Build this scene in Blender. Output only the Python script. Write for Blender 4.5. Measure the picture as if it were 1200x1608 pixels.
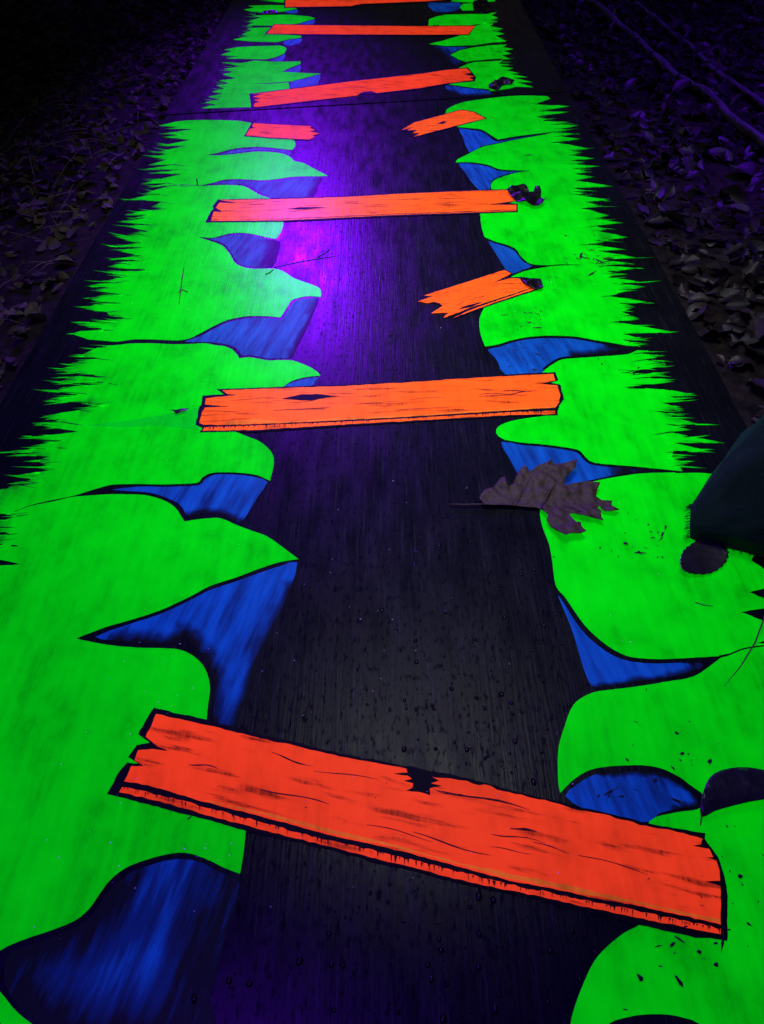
import bpy, bmesh, math, random
from mathutils import Vector, Matrix, noise
from mathutils.geometry import delaunay_2d_cdt

for o in list(bpy.data.objects):
    bpy.data.objects.remove(o)
scene = bpy.context.scene
col = scene.collection

# ------------------------------------------------------------------ camera
CAM_H, F_PX, CX, CY, PITCH = 0.774, 1208.0, 600.0, 804.0, math.radians(45)
cam = bpy.data.cameras.new('camera')
cam.sensor_fit = 'VERTICAL'
cam.sensor_height = 24.0
cam.lens = 24.0 * F_PX / 1608.0
cam.clip_start, cam.clip_end = 0.02, 200
camo = bpy.data.objects.new('camera', cam)
camo.location = (0, 0, CAM_H)
camo.rotation_euler = (math.radians(90) - PITCH, 0, 0)
col.objects.link(camo)
scene.camera = camo

# ------------------------------------------------------------------ night sky
world = bpy.data.worlds.new('World')
scene.world = world
world.use_nodes = True
wn, wl = world.node_tree.nodes, world.node_tree.links
sky = wn.new('ShaderNodeTexSky')
sky.sky_type = 'NISHITA'
sky.sun_disc = False
sky.sun_elevation = math.radians(2)
sky.sun_rotation = math.radians(40)
wl.new(sky.outputs[0], wn['Background'].inputs['Color'])
wn['Background'].inputs['Strength'].default_value = 0.008

sun = bpy.data.lights.new('dusk_sun', 'SUN')
sun.energy = 0.02
sun.angle = math.radians(12)
suno = bpy.data.objects.new('dusk_sun', sun)
suno.rotation_euler = (math.radians(50), 0, math.radians(-40))
col.objects.link(suno)


def lamp(name, loc, target, power, colour, radius, angle, blend=0.6, squeeze=1.0):
    l = bpy.data.lights.new(name, 'SPOT')
    l.energy = power
    l.color = colour
    l.shadow_soft_size = radius
    l.spot_size = math.radians(angle)
    l.spot_blend = blend
    o = bpy.data.objects.new(name, l)
    o.location = loc
    o.scale = (squeeze, 1, 1)
    d = Vector(target) - Vector(loc)
    o.rotation_euler = d.to_track_quat('-Z', 'Y').to_euler()
    col.objects.link(o)
    return o


# black lights standing round the path out of view, plus two added fills
lamp('overhead_fill_light', (0.10, 1.15, 1.45), (0.06, 1.45, 0), 62, (0.95, 0.97, 1.0), 0.30, 96, 1.0, 0.66)  # added neutral fill, stands in for the ultraviolet that excites the paint
lamp('far_fill_light', (0.0, 3.4, 1.7), (0.0, 3.0, 0), 13, (0.95, 0.97, 1.0), 0.30, 90, 1.0, 0.48)  # second added neutral fill, brightens the paint on the far panel
lamp('far_black_light', (-0.62, 5.35, 2.0), (-0.25, 2.1, 0), 620, (0.19, 0.002, 1.0), 0.17, 46, 0.9, 0.5)
lamp('near_black_light', (-0.40, 0.22, 1.62), (-0.25, 0.30, 0), 62, (0.14, 0.004, 1.0), 0.15, 90, 0.9)
lamp('side_black_light', (1.75, 1.25, 1.35), (1.15, 2.6, 0), 200, (0.15, 0.006, 1.0), 0.06, 76, 0.8)

vs = scene.view_settings
vs.view_transform = 'Standard'
vs.look = 'None'
vs.exposure = 0
vs.gamma = 1
scene.render.engine = 'CYCLES'
scene.cycles.use_denoising = True
scene.cycles.max_bounces = 6


# ------------------------------------------------------------------ helpers
def U(px, py, z=0.0):
    """photograph pixel -> point on the horizontal plane at height z"""
    x = (px - CX) / F_PX
    y = (CY - py) / F_PX
    s, c = math.sin(PITCH), math.cos(PITCH)
    d = Vector((x, c + y * s, -s + y * c))
    t = (z - CAM_H) / d.z
    return Vector((0, 0, CAM_H)) + d * t


def link(name, me, mat=None, parent=None):
    o = bpy.data.objects.new(name, me)
    col.objects.link(o)
    if mat is not None and me is not None and not me.materials:
        me.materials.append(mat)
    if parent is not None:
        o.parent = parent
    return o


def thing(name, label, cat, loc=(0, 0, 0), group=None):
    o = bpy.data.objects.new(name, None)
    o.empty_display_size = 0.05
    col.objects.link(o)
    o.location = loc
    return tag(o, label, cat, group)


def tag(o, label, cat, group=None, kind=None):
    o['label'] = label
    o['category'] = cat
    if group:
        o['group'] = group
    if kind:
        o['kind'] = kind
    return o


def inside(p, poly):
    x, y = p
    r = False
    j = len(poly) - 1
    for i in range(len(poly)):
        xi, yi = poly[i]
        xj, yj = poly[j]
        if (yi > y) != (yj > y) and x < (xj - xi) * (y - yi) / (yj - yi) + xi:
            r = not r
        j = i
    return r


def seg_dist(p, a, b):
    ax, ay = a
    bx, by = b
    dx, dy = bx - ax, by - ay
    L = dx * dx + dy * dy
    t = 0 if L == 0 else max(0, min(1, ((p[0] - ax) * dx + (p[1] - ay) * dy) / L))
    return math.hypot(p[0] - ax - t * dx, p[1] - ay - t * dy)


def smooth_line(pts, n=3, closed=False):
    """Catmull-Rom through traced points"""
    out = []
    m = len(pts)
    for i in range(m if closed else m - 1):
        if closed:
            p0, p1, p2, p3 = (pts[(i + k - 1) % m] for k in range(4))
        else:
            p1, p2 = pts[i], pts[i + 1]
            p0 = pts[i - 1] if i > 0 else p1
            p3 = pts[i + 2] if i + 2 < m else p2
        for k in range(n):
            t = k / n
            out.append(tuple(0.5 * (2 * p1[a] + (p2[a] - p0[a]) * t + (2 * p0[a] - 5 * p1[a] + 4 * p2[a] - p3[a]) * t * t
                                    + (3 * p1[a] - p0[a] - 3 * p2[a] + p3[a]) * t ** 3) for a in (0, 1)))
    if not closed:
        out.append(tuple(pts[-1]))
    return out


def flat_mesh(name, poly, z, grid=0.0, coat=None, zfun=None, jitter=0.0, seed=1):
    """a flat (or gently shaped) sheet filling the world-space outline poly"""
    rnd = random.Random(seed)
    vs_ = [Vector((p[0], p[1])) for p in poly]
    n = len(vs_)
    ed = [(i, (i + 1) % n) for i in range(n)]
    if grid > 0:
        xs = [p[0] for p in poly]
        ys = [p[1] for p in poly]
        y = min(ys)
        while y < max(ys):
            x = min(xs)
            while x < max(xs):
                q = (x + rnd.uniform(-.3, .3) * grid, y + rnd.uniform(-.3, .3) * grid)
                if inside(q, poly):
                    vs_.append(Vector(q))
                x += grid
            y += grid
    v, e, f, ov, oe, of = delaunay_2d_cdt(vs_, ed, [], 1, 1e-6)
    co = []
    for p in v:
        zz = z + (zfun(p.x, p.y) if zfun else 0)
        co.append((p.x, p.y, zz))
    me = bpy.data.meshes.new(name)
    me.from_pydata(co, [], [tuple(a) for a in f])
    bm = bmesh.new()
    bm.from_mesh(me)
    for fa in bm.faces:
        if fa.normal.z < 0:
            fa.normal_flip()
    bm.to_mesh(me)
    bm.free()
    if coat is not None:
        at = me.attributes.new('coat', 'FLOAT', 'POINT')
        for i, p in enumerate(v):
            at.data[i].value = coat(p.x, p.y, ov[i][0] if len(ov[i]) else -1)
    if zfun:
        me.shade_smooth()
    return me


def wobble(poly, amp=0.0010, step=0.007, seed=0):
    """hand-painted edge: each straight run broken up and nudged; returns points and their source index (-1 for new ones)"""
    out, src = [], []
    n = len(poly)
    for i in range(n):
        a, b = poly[i], poly[(i + 1) % n]
        out.append(a)
        src.append(i)
        L = math.hypot(b[0] - a[0], b[1] - a[1])
        k = min(40, int(L / step))
        for j in range(1, k + 1):
            t = j / (k + 1)
            x, y = a[0] + (b[0] - a[0]) * t, a[1] + (b[1] - a[1]) * t
            w = amp * (noise.noise(Vector((x * 70, y * 70, seed))) + 0.8 * noise.noise(Vector((x * 260, y * 260, seed + 3))))
            w *= min(1, L / 0.03)
            out.append((x - (b[1] - a[1]) / L * w, y + (b[0] - a[0]) / L * w))
            src.append(-1)
    return out, src


def px_poly(pts, z):
    return [tuple(U(p[0], p[1], z)[:2]) for p in pts]


# ------------------------------------------------------------------ materials
def nodes(name):
    m = bpy.data.materials.new(name)
    m.use_nodes = True
    nt = m.node_tree
    return m, nt, nt.nodes, nt.links, nt.nodes['Principled BSDF']


def tex_noise(nt, scale, vec=(1, 1, 1), detail=4, rot=0.0, rough=0.55):
    tc = nt.nodes.new('ShaderNodeTexCoord')
    mp = nt.nodes.new('ShaderNodeMapping')
    mp.inputs['Scale'].default_value = vec
    ro = nt.nodes.new('ShaderNodeMapping')
    ro.inputs['Rotation'].default_value = (0, 0, rot)
    nz = nt.nodes.new('ShaderNodeTexNoise')
    nz.inputs['Scale'].default_value = scale
    nz.inputs['Detail'].default_value = detail
    nz.inputs['Roughness'].default_value = rough
    nt.links.new(tc.outputs['Object'], ro.inputs['Vector'])
    nt.links.new(ro.outputs['Vector'], mp.inputs['Vector'])
    nt.links.new(mp.outputs['Vector'], nz.inputs['Vector'])
    return nz.outputs['Fac']


def ramp(nt, fac, stops):
    r = nt.nodes.new('ShaderNodeValToRGB')
    el = r.color_ramp.elements
    while len(el) > 1:
        el.remove(el[-1])
    el[0].position, el[0].color = stops[0][0], (*stops[0][1], 1)
    for p, c in stops[1:]:
        q = el.new(p)
        q.color = (*c, 1)
    nt.links.new(fac, r.inputs['Fac'])
    return r.outputs['Color']


def g(v):
    return (v, v, v)


def math_node(nt, op, a, b):
    n = nt.nodes.new('ShaderNodeMath')
    n.operation = op
    for i, s in enumerate((a, b)):
        if isinstance(s, (int, float)):
            n.inputs[i].default_value = s
        else:
            nt.links.new(s, n.inputs[i])
    return n.outputs[0]


def mix(nt, fac, a, b, mode='MIX'):
    n = nt.nodes.new('ShaderNodeMix')
    n.data_type = 'RGBA'
    n.blend_type = mode
    for idx, s in ((0, fac), (6, a), (7, b)):
        if isinstance(s, (int, float)):
            n.inputs[idx].default_value = s
        elif isinstance(s, tuple):
            n.inputs[idx].default_value = (*s, 1)
        else:
            nt.links.new(s, n.inputs[idx])
    return n.outputs[2]


def bump(nt, bsdf, h, strength=0.3, dist=0.001):
    b = nt.nodes.new('ShaderNodeBump')
    b.inputs['Strength'].default_value = strength
    b.inputs['Distance'].default_value = dist
    nt.links.new(h, b.inputs['Height'])
    nt.links.new(b.outputs['Normal'], bsdf.inputs['Normal'])


def grain_height(nt):
    a = tex_noise(nt, 1.0, (330, 14, 1), 5)
    b = tex_noise(nt, 1.0, (90, 3, 1), 3)
    return math_node(nt, 'ADD', a, b)


BLACK = (0.010, 0.010, 0.012)


def board_material():
    m, nt, N, L, b = nodes('black_paint_on_plywood')
    streak = tex_noise(nt, 1.0, (260, 9, 1), 5, rough=0.65)
    blot = tex_noise(nt, 5, (1, 1, 1), 5)
    c = ramp(nt, streak, [(0.35, (0.003, 0.004, 0.006)), (0.58, (0.006, 0.008, 0.011)), (0.74, (0.028, 0.032, 0.038))])
    c2 = ramp(nt, blot, [(0.3, g(0.7)), (0.7, g(1.3))])
    L.new(mix(nt, 1.0, c, c2, 'MULTIPLY'), b.inputs['Base Color'])
    r = ramp(nt, tex_noise(nt, 1.0, (40, 10, 1), 6), [(0.3, g(0.21)), (0.7, g(0.37))])
    L.new(r, b.inputs['Roughness'])
    sp = ramp(nt, tex_noise(nt, 1.0, (190, 75, 1), 3, rough=0.6), [(0.33, g(0.02)), (0.46, g(0.145))])
    L.new(sp, b.inputs['Specular IOR Level'])
    bump(nt, b, grain_height(nt), 0.30, 0.0009)
    return m


def fluor_paint(name, base, glow, strength, rough=0.28, spec=0.021, lo=0.55, hi=1.16, wood=None):
    """day-glow paint: reflects its colour and fluoresces (gives off light of its own) under the black lights.
    The coat is uneven; 'coat' (vertex attribute) is thin where the brush ran dry."""
    m, nt, N, L, b = nodes(name)
    big = tex_noise(nt, 5, (1, 1, 1), 6, rough=0.6)
    mott = tex_noise(nt, 26, (1, 0.6, 1), 6, rough=0.65)
    br = tex_noise(nt, 1.0, (120, 6, 1), 5)
    f = math_node(nt, 'ADD', math_node(nt, 'MULTIPLY', mott, 0.42), math_node(nt, 'MULTIPLY', br, 0.18))
    f = math_node(nt, 'ADD', f, math_node(nt, 'MULTIPLY', big, 0.40))
    v = ramp(nt, f, [(0.36, g(lo)), (0.50, g(0.93)), (0.64, g(hi))])
    at = N.new('ShaderNodeAttribute')
    at.attribute_name = 'coat'
    dry = tex_noise(nt, 1.0, (60, 520, 1), 5, rough=0.75)
    cov = math_node(nt, 'SUBTRACT', math_node(nt, 'MULTIPLY', at.outputs['Fac'], 2.4), math_node(nt, 'MULTIPLY', dry, 1.25))
    # open grain: fine pores the paint never filled
    pore = tex_noise(nt, 1.0, (420, 22, 1), 3, rough=0.7)
    cov = math_node(nt, 'MULTIPLY', cov, ramp(nt, pore, [(0.25, g(0.35)), (0.34, g(1.0))]))
    cl = N.new('ShaderNodeClamp')
    cl.inputs['Min'].default_value = 0.0
    L.new(cov, cl.inputs['Value'])
    cover = cl.outputs[0]
    cb = mix(nt, 1.0, v, base, 'MULTIPLY')
    cg = mix(nt, 1.0, v, glow, 'MULTIPLY')
    if wood:
        # brushed-on wood figure: dry dark smears running along the plank
        sm = tex_noise(nt, 1.0, (11, 95, 1), 5, rot=wood, rough=0.6)
        sk = tex_noise(nt, 1.0, (260, 30, 1), 4, rough=0.7)
        fac = math_node(nt, 'MULTIPLY', ramp(nt, sm, [(0.55, g(0.0)), (0.66, g(1.0))]), ramp(nt, sk, [(0.22, g(0.15)), (0.66, g(0.95))]))
        cb = mix(nt, fac, cb, (0.10, 0.012, 0.006))
        cg = mix(nt, fac, cg, (0.06, 0.004, 0.002))
    L.new(mix(nt, cover, BLACK, cb), b.inputs['Base Color'])
    L.new(mix(nt, cover, (0, 0, 0), cg), b.inputs['Emission Color'])
    b.inputs['Emission Strength'].default_value = strength
    b.inputs['Roughness'].default_value = rough
    b.inputs['Specular IOR Level'].default_value = spec
    bump(nt, b, grain_height(nt), 0.25, 0.0009)
    return m


def blue_paint(name, rot):
    m, nt, N, L, b = nodes(name)
    st = tex_noise(nt, 1.0, (75, 8, 1), 5, rot=rot, rough=0.6)
    bl = tex_noise(nt, 9, (1, 1, 1), 4)
    at = N.new('ShaderNodeAttribute')
    at.attribute_name = 'coat'
    f = math_node(nt, 'ADD', math_node(nt, 'MULTIPLY', st, 1.15), math_node(nt, 'MULTIPLY', bl, 0.5))
    f = math_node(nt, 'ADD', f, math_node(nt, 'MULTIPLY', at.outputs['Fac'], 0.70))
    f = math_node(nt, 'SUBTRACT', f, 0.88)
    c = ramp(nt, f, [(0.10, (0.004, 0.006, 0.010)), (0.38, (0.003, 0.022, 0.12)), (0.68, (0.003, 0.082, 0.37)), (1.0, (0.006, 0.14, 0.52))])
    L.new(c, b.inputs['Base Color'])
    L.new(c, b.inputs['Emission Color'])
    b.inputs['Emission Strength'].default_value = 0.29
    b.inputs['Roughness'].default_value = 0.4
    b.inputs['Specular IOR Level'].default_value = 0.06
    bump(nt, b, grain_height(nt), 0.4, 0.001)
    return m


def plain(name, base, rough=0.5, var=0.35, scale=30, spec=0.5, bumpy=0.0):
    m, nt, N, L, b = nodes(name)
    f = tex_noise(nt, scale, (1, 1, 1), 5)
    lo = tuple(c * (1 - var) for c in base)
    hi = tuple(c * (1 + var) for c in base)
    L.new(ramp(nt, f, [(0.3, lo), (0.7, hi)]), b.inputs['Base Color'])
    b.inputs['Roughness'].default_value = rough
    b.inputs['Specular IOR Level'].default_value = spec
    if bumpy:
        bump(nt, b, tex_noise(nt, scale * 4, (1, 1, 1), 5), bumpy, 0.002)
    return m


def leaf_material(name, base, rough=0.5, scale=60, dark=0.35):
    m, nt, N, L, b = nodes(name)
    info = N.new('ShaderNodeObjectInfo')
    geo = N.new('ShaderNodeNewGeometry')
    f = tex_noise(nt, scale, (1, 1, 1), 6, rough=0.7)
    c = ramp(nt, f, [(0.3, tuple(x * .45 for x in base)), (0.65, tuple(x * 1.3 for x in base))])
    r = ramp(nt, geo.outputs['Random Per Island'], [(0.0, g(0.35)), (1.0, g(1.5))])
    r2 = ramp(nt, info.outputs['Random'], [(0.0, g(dark)), (1.0, g(1.4))])
    c = mix(nt, 1.0, c, r, 'MULTIPLY')
    c = mix(nt, 1.0, c, r2, 'MULTIPLY')
    L.new(c, b.inputs['Base Color'])
    b.inputs['Roughness'].default_value = rough
    bump(nt, b, tex_noise(nt, 160, (1, 1, 1), 4), 0.4, 0.001)
    return m


M_BOARD = board_material()
M_GREEN = fluor_paint('fluorescent_green_paint', (0.001, 0.86, 0.006), (0.0, 0.86, 0.003), 0.45)
M_SHADOW_GREEN = fluor_paint('shadow_green_paint', (0.001, 0.72, 0.014), (0.0, 0.72, 0.008), 0.44)  # darker copy of the green, holds the shade painted beside the middle plank
M_ORANGE = fluor_paint('fluorescent_orange_paint', (0.99, 0.150, 0.010), (0.99, 0.085, 0.008), 0.68, lo=0.66, hi=1.08, wood=-0.03)
M_RED = fluor_paint('fluorescent_red_orange_paint', (0.98, 0.088, 0.012), (0.98, 0.052, 0.010), 0.66, lo=0.66, hi=1.06, wood=0.237)
M_MUSTARD = fluor_paint('mustard_paint', (0.85, 0.20, 0.02), (0.85, 0.16, 0.01), 0.5, lo=0.4, hi=1.2)
M_BLUE_L = blue_paint('blue_paint_leaning_right', 0.24)
M_BLUE_R = blue_paint('blue_paint_leaning_left', -0.20)
M_LINE = plain('black_outline_paint', (0.004, 0.004, 0.005), 0.55, 0.4, 60, 0.10)
M_GRAIN = plain('dark_red_grain_paint', (0.16, 0.018, 0.010), 0.6, 0.9, 220, 0.15)
M_DIRT = plain('dirt', (0.012, 0.013, 0.008), 0.8, 0.5, 80)

# ------------------------------------------------------------------ ground
gm = bpy.data.meshes.new('ground')
bm = bmesh.new()
bmesh.ops.create_grid(bm, x_segments=150, y_segments=150, size=3.5)
for v in bm.verts:
    v.co.y += 3.0
    d = max(0, abs(v.co.x + 0.02) - 0.66)
    k = min(1, d / 0.25)
    v.co.z = -0.0125 + k * (0.018 * noise.noise(Vector((v.co.x * 3, v.co.y * 3, 1))) + 0.010 * noise.noise(Vector((v.co.x * 11, v.co.y * 11, 4))) + 0.02 * min(1, d))
edge = [e for e in bm.edges if e.is_boundary]
ext = bmesh.ops.extrude_edge_only(bm, edges=edge)
for v in [q for q in ext['geom'] if isinstance(q, bmesh.types.BMVert)]:
    v.co.x *= 20
    v.co.y = (v.co.y - 3) * 20 + 3
    v.co.z = -0.02
bm.to_mesh(gm)
bm.free()
gm.shade_smooth()
M_SOIL = plain('forest_soil', (0.016, 0.012, 0.010), 0.9, 0.8, 45, 0.15, 1.0)
go = link('ground', gm, M_SOIL)
go['kind'] = 'structure'
go['label'] = 'dark forest soil under the leaf litter'

# ------------------------------------------------------------------ panels
LX, RX = -0.633, 0.585
NEAR, SEAM_L, SEAM_R, FAR = 0.02, 2.425, 2.635, 4.95
T = 0.012
Z_BLUE, Z_GREEN, Z_STROKE, Z_OUT, Z_FACE, Z_MARK = 0.0003, 0.0006, 0.0009, 0.0012, 0.0015, 0.0018


def slab(name, corners, parent):
    bm = bmesh.new()
    top = [bm.verts.new((x, y, 0)) for x, y in corners]
    bot = [bm.verts.new((x, y, -T)) for x, y in corners]
    bm.faces.new(top)
    bm.faces.new(bot[::-1])
    n = len(corners)
    for i in range(n):
        bm.faces.new((top[i], bot[i], bot[(i + 1) % n], top[(i + 1) % n]))
    bmesh.ops.recalc_face_normals(bm, faces=bm.faces)
    ed = [e for e in bm.edges if all(v.co.z > -0.001 for v in e.verts)]
    bmesh.ops.bevel(bm, geom=ed, offset=0.0012, segments=2, affect='EDGES')
    me = bpy.data.meshes.new(name)
    bm.to_mesh(me)
    bm.free()
    return link(name, me, M_BOARD, parent)


near_panel = thing('painted_panel', 'near black plywood panel painted with green banks, blue cliffs and orange planks', 'painted panel', group='painted panels laid end to end')
far_panel = thing('painted_panel', 'far painted plywood panel beyond the dark seam at the top', 'painted panel', group='painted panels laid end to end')
slab('plywood_board', [(LX, NEAR), (RX, NEAR), (RX, SEAM_R - .004), (LX, SEAM_L - .004)], near_panel)
slab('plywood_board', [(LX - .008, SEAM_L + .004), (RX - .002, SEAM_R + .004), (RX + .004, FAR), (LX + .002, FAR)], far_panel)


def green(name, px, parent, tips=(), mat=None, z=Z_GREEN, tip_val=0.42):
    """px: list of outline points, pixels (x, y) or world ('w', x, y)"""
    poly = []
    tipset = set()
    for p in px:
        if p[0] == 'w':
            poly.append((p[1], p[2]))
        else:
            poly.append(tuple(U(p[0], p[1], z)[:2]))
    for i, p in enumerate(px):
        if p[-1] == 'G':
            tipset.add(i)
    tippts = [poly[i] for i in tipset]

    poly2, src = wobble(poly)
    tips2 = [i for i, k in enumerate(src) if k in tipset]
    near = {}
    for i in tips2:
        for d in range(-12, 13):
            q = (i + d) % len(poly2)
            r = math.hypot(poly2[q][0] - poly2[i][0], poly2[q][1] - poly2[i][1])
            near[q] = min(near.get(q, 1.0), 0.30 + r / 0.075)

    def coat(x, y, i):
        return near.get(i, 1.0)
    me = flat_mesh(name, poly2, z, 0.0, coat)
    return link(name, me, mat or M_GREEN, parent)


def jag(seq, side):
    """mark the green tips (local extremes towards the panel edge) of a traced spiky outline"""
    out = []
    for i, p in enumerate(seq):
        a = seq[i - 1] if i else p
        b = seq[i + 1] if i + 1 < len(seq) else p
        ext = p[0] < a[0] and p[0] < b[0] if side == 'L' else p[0] > a[0] and p[0] > b[0]
        out.append((p[0], p[1], 'G') if ext else p)
    return out


# --- left bank of the near panel, inner edge traced from the seam down
S = smooth_line
left_inner = (
    S([(277, 191), (296, 189), (327, 188.5), (358, 189), (377, 190), (394, 193)]) + [(400, 205)] + [(440, 216)]
    + S([(456, 218), (462, 221), (464, 227), (461, 233), (455, 235), (429, 232), (404, 230.5), (383, 231.5), (362, 234.6), (342, 240)]) + [(324, 243)]
    + S([(342, 244), (362, 242.5), (383, 240), (404, 238), (429, 239), (446, 242), (458, 248), (462.5, 253), (475, 255.5), (488, 262), (514.6, 276)])
    + S([(500, 276.7), (477, 276.7), (454, 278), (433, 281.5), (412, 283), (392, 282), (371, 281), (350, 282.5), (335, 286.7), (318, 290.5)])
    + S([(318, 292), (327, 291.5), (352, 290.5), (373, 291), (386, 293.5), (398, 300), (410, 306.5), (433, 314)]) + [(440, 330)]
    + S([(445, 346), (444, 357), (439, 368), (433, 375)])
    + S([(433, 375), (421, 373), (404, 369), (387.5, 366), (373, 365.4), (358, 367), (342, 371.5), (331, 373.5), (312, 371.7)])
    + S([(312, 372.3), (326, 377), (340, 381.5), (351, 387), (361, 399), (367.5, 410.6), (378, 418), (394, 421.7), (413, 422), (432, 422), (447, 427), (461, 436.5), (476, 442), (490, 447), (501, 452), (504, 458), (504, 466)])
    + S([(504, 466), (484, 465), (472, 467), (459, 471), (453, 479), (445, 492), (440, 498.7)])
    + S([(440, 498.7), (426, 497), (405, 496), (384, 497), (363, 501), (347, 506.5), (328, 516), (311, 525), (299, 531), (280, 534.5), (250, 533.5), (238, 533), (209, 533), (184, 536.5), (163, 535), (138, 533)]))
left_mid_upper_jag = jag([(114, 524), (126, 520), (159, 519), (160, 516), (121, 510), (125, 506), (176, 506), (170, 502), (200, 499), (174, 496), (167, 490), (131, 485),
    (149, 478), (192, 476), (149, 472), (136, 467.7), (163, 463.5), (194, 462.5), (167, 459), (140, 456), (172, 451), (136, 449.6), (159, 446), (182, 444), (155, 442),
    (192, 436), (178, 430), (168, 426), (228, 425.6), (227, 423), (168, 419), (197, 411), (240, 408.7), (205, 408), (168, 406.7), (223, 402), (181, 393), (231, 388.5), (171, 387.5),
    (206, 384), (222, 382), (205, 379), (177, 370), (229, 369), (205, 366), (234, 363), (193, 355), (237, 353), (182, 348), (231, 342.5), (206, 343), (232, 337), (193, 338),
    (223, 331.5), (263, 328), (237, 325), (256, 316.5), (219, 314), (198, 314), (233, 306.5), (263, 305.5), (224, 304.5), (240, 299.6), (262, 293), (283, 290.5), (262, 291.5),
    (227, 295), (267, 287), (221, 289), (250, 281.5), (286, 273), (236, 272), (283, 266), (222, 266.5), (278, 258), (231, 259.6), (262, 251), (240, 246), (263, 242), (245, 239),
    (292, 229), (252, 229), (300, 219.6), (255, 215), (285, 212), (255, 210), (304, 202.7), (259, 202), (285, 199), (249, 197.5)], 'L')
green('painted_grass_bank', left_inner + left_mid_upper_jag, near_panel)

# --- left bank, middle and lower part (below the long black line)
left_low_inner = (
    S([(192, 541), (205, 539.5), (238, 539), (272, 540.6), (301, 540), (322, 539), (338, 542), (353, 544), (365, 549), (373, 557.5), (376, 563)])
    + S([(376, 563), (390, 561), (405, 563), (422, 566), (442, 565.4), (459, 566), (474, 571), (488, 577), (499, 584.6), (503, 590)])
    + S([(503, 590), (488, 591), (472, 594), (457, 599), (444, 608)]) + [(430, 630), (360, 660)]
    + S([(360, 676), (370, 678), (390, 686), (409, 694), (424, 707), (430, 720), (429, 735), (424, 755)])
    + S([(424, 755), (405, 746.5), (384, 743), (363, 741.7), (342, 741.7), (328, 744), (317, 750.6), (310, 758), (280, 760), (250, 760.6), (219, 760), (187, 760.4), (171, 762), (146, 769), (117, 778), (83, 785), (48, 793.2), (23, 803)])
    + S([(23, 803.8), (48, 794.5), (83, 787.5), (112, 780.6), (146, 777.7), (177, 776), (219, 776.7), (235, 779), (250, 783), (265, 789.5), (277, 799), (286, 813), (290, 819)])
    + S([(290, 819), (307, 816), (326, 814), (347, 814), (373, 825), (400, 835), (420, 842.5), (445, 860), (469, 878)])
    + S([(469, 878), (440, 882.5), (410, 892), (370, 907), (330, 920), (300, 936), (250, 959), (200, 975), (165, 985), (121, 1002)])
    + S([(121, 1003), (165, 1012), (215, 1017), (270, 1018.5), (295, 1025), (315, 1040), (325, 1057), (330, 1080), (327, 1105), (324, 1135)]) + [(340, 1230)]
    + S([(387, 1290), (386, 1306), (382, 1343), (377, 1372)])
    + S([(377, 1372), (353, 1363), (320, 1347), (290, 1339), (260, 1342), (227, 1351), (197, 1363), (173, 1382), (157, 1403), (140, 1427), (117, 1446), (77, 1462), (33, 1477), (0, 1493), (-36, 1524)]))
rnd = random.Random(5)
wj = []
y = 0.225
while y < 0.74:
    wj += [('w', -0.575 + rnd.uniform(-.03, .02), y, 'G'), ('w', -0.50 + rnd.uniform(-.02, .03), y + rnd.uniform(.006, .012))]
    y += rnd.uniform(.022, .036)
wj = [(p if len(p) == 3 else ('w', p[1], p[2], 'G')) for p in wj]
left_low_jag = jag([(-40, 868), (24, 858), (-15, 848), (16, 839), (-15, 825), (22, 811), (5, 806), (-25, 795), (0, 769), (26, 761), (21, 757), (50, 754), (36, 746), (78, 738.5),
    (55, 734.6), (76, 732), (56, 723.5), (78, 716.7), (33, 714), (12, 710), (21, 707.5), (92, 703), (43, 704), (50, 700), (97, 692), (52, 686.7), (35, 686), (69, 684), (124, 677.7),
    (73, 669.4), (49, 664), (100, 662.5), (83, 659), (67, 652.7), (108, 646.5), (146, 640), (167, 635.4), (135, 635), (138, 632), (87, 631), (73, 626), (108, 622.5), (130, 618), (112, 615.5),
    (74, 616), (100, 608), (162, 602.7), (163, 599.6), (125, 601), (87, 602.7), (104, 596), (102, 592), (152, 589), (108, 586), (96, 580), (117, 574.6), (104, 572), (125, 567), (159, 562.5),
    (124, 559), (153, 546), (174, 542.7)], 'L')
green('painted_grass_bank', left_low_inner + wj + left_low_jag, near_panel)
green('painted_grass_bank', S([(-36, 1526), (0, 1557), (20, 1582), (37, 1598), (50, 1608), (85, 1640), (110, 1700), (115, 1800), (90, 1900)])
      + [('w', -0.30, 0.03), ('w', -0.57, 0.03), ('w', -0.52, 0.07), ('w', -0.58, 0.10), ('w', -0.50, 0.15), ('w', -0.57, 0.19)], near_panel)

# --- right bank of the near panel
right_inner = (
    S([(859, 151), (829, 150), (799, 151), (763, 155), (730, 160), (711, 166.5), (701, 173), (700, 180)]) + [(712, 192)]
    + S([(719, 199.5), (738, 201), (757, 203.6), (771, 212), (782, 219)]) + S([(782, 219), (812, 213.5), (851, 209), (872, 206)])
    + S([(872, 207), (851, 212), (812, 219), (782, 225.6), (757, 231), (735, 242), (719, 250), (716, 255)])
    + S([(716, 255), (738, 254.5), (766, 258.6), (782, 265), (799, 267), (832, 267.8)]) + S([(832, 268.4), (812, 271), (788, 278), (774, 285), (771, 293), (773, 300)]) + [(765, 318)]
    + S([(754, 333), (756, 355), (761, 372)])
    + S([(761, 372), (777, 379), (795, 384), (810, 391), (817, 401), (826, 410), (837, 415), (860, 416.5), (880, 415), (912, 415.8)])
    + S([(912, 416.4), (880, 417), (860, 419), (840, 422.5), (820, 427), (800, 436)]) + [(785, 465)]
    + S([(762, 480), (754, 497), (753, 512), (756, 529), (762, 544)])
    + S([(762, 544), (781, 541), (802, 534.6), (824, 530), (846, 527.7), (867, 527), (903, 528.5), (934, 534), (962, 538.5), (983, 542.5)]))
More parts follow.
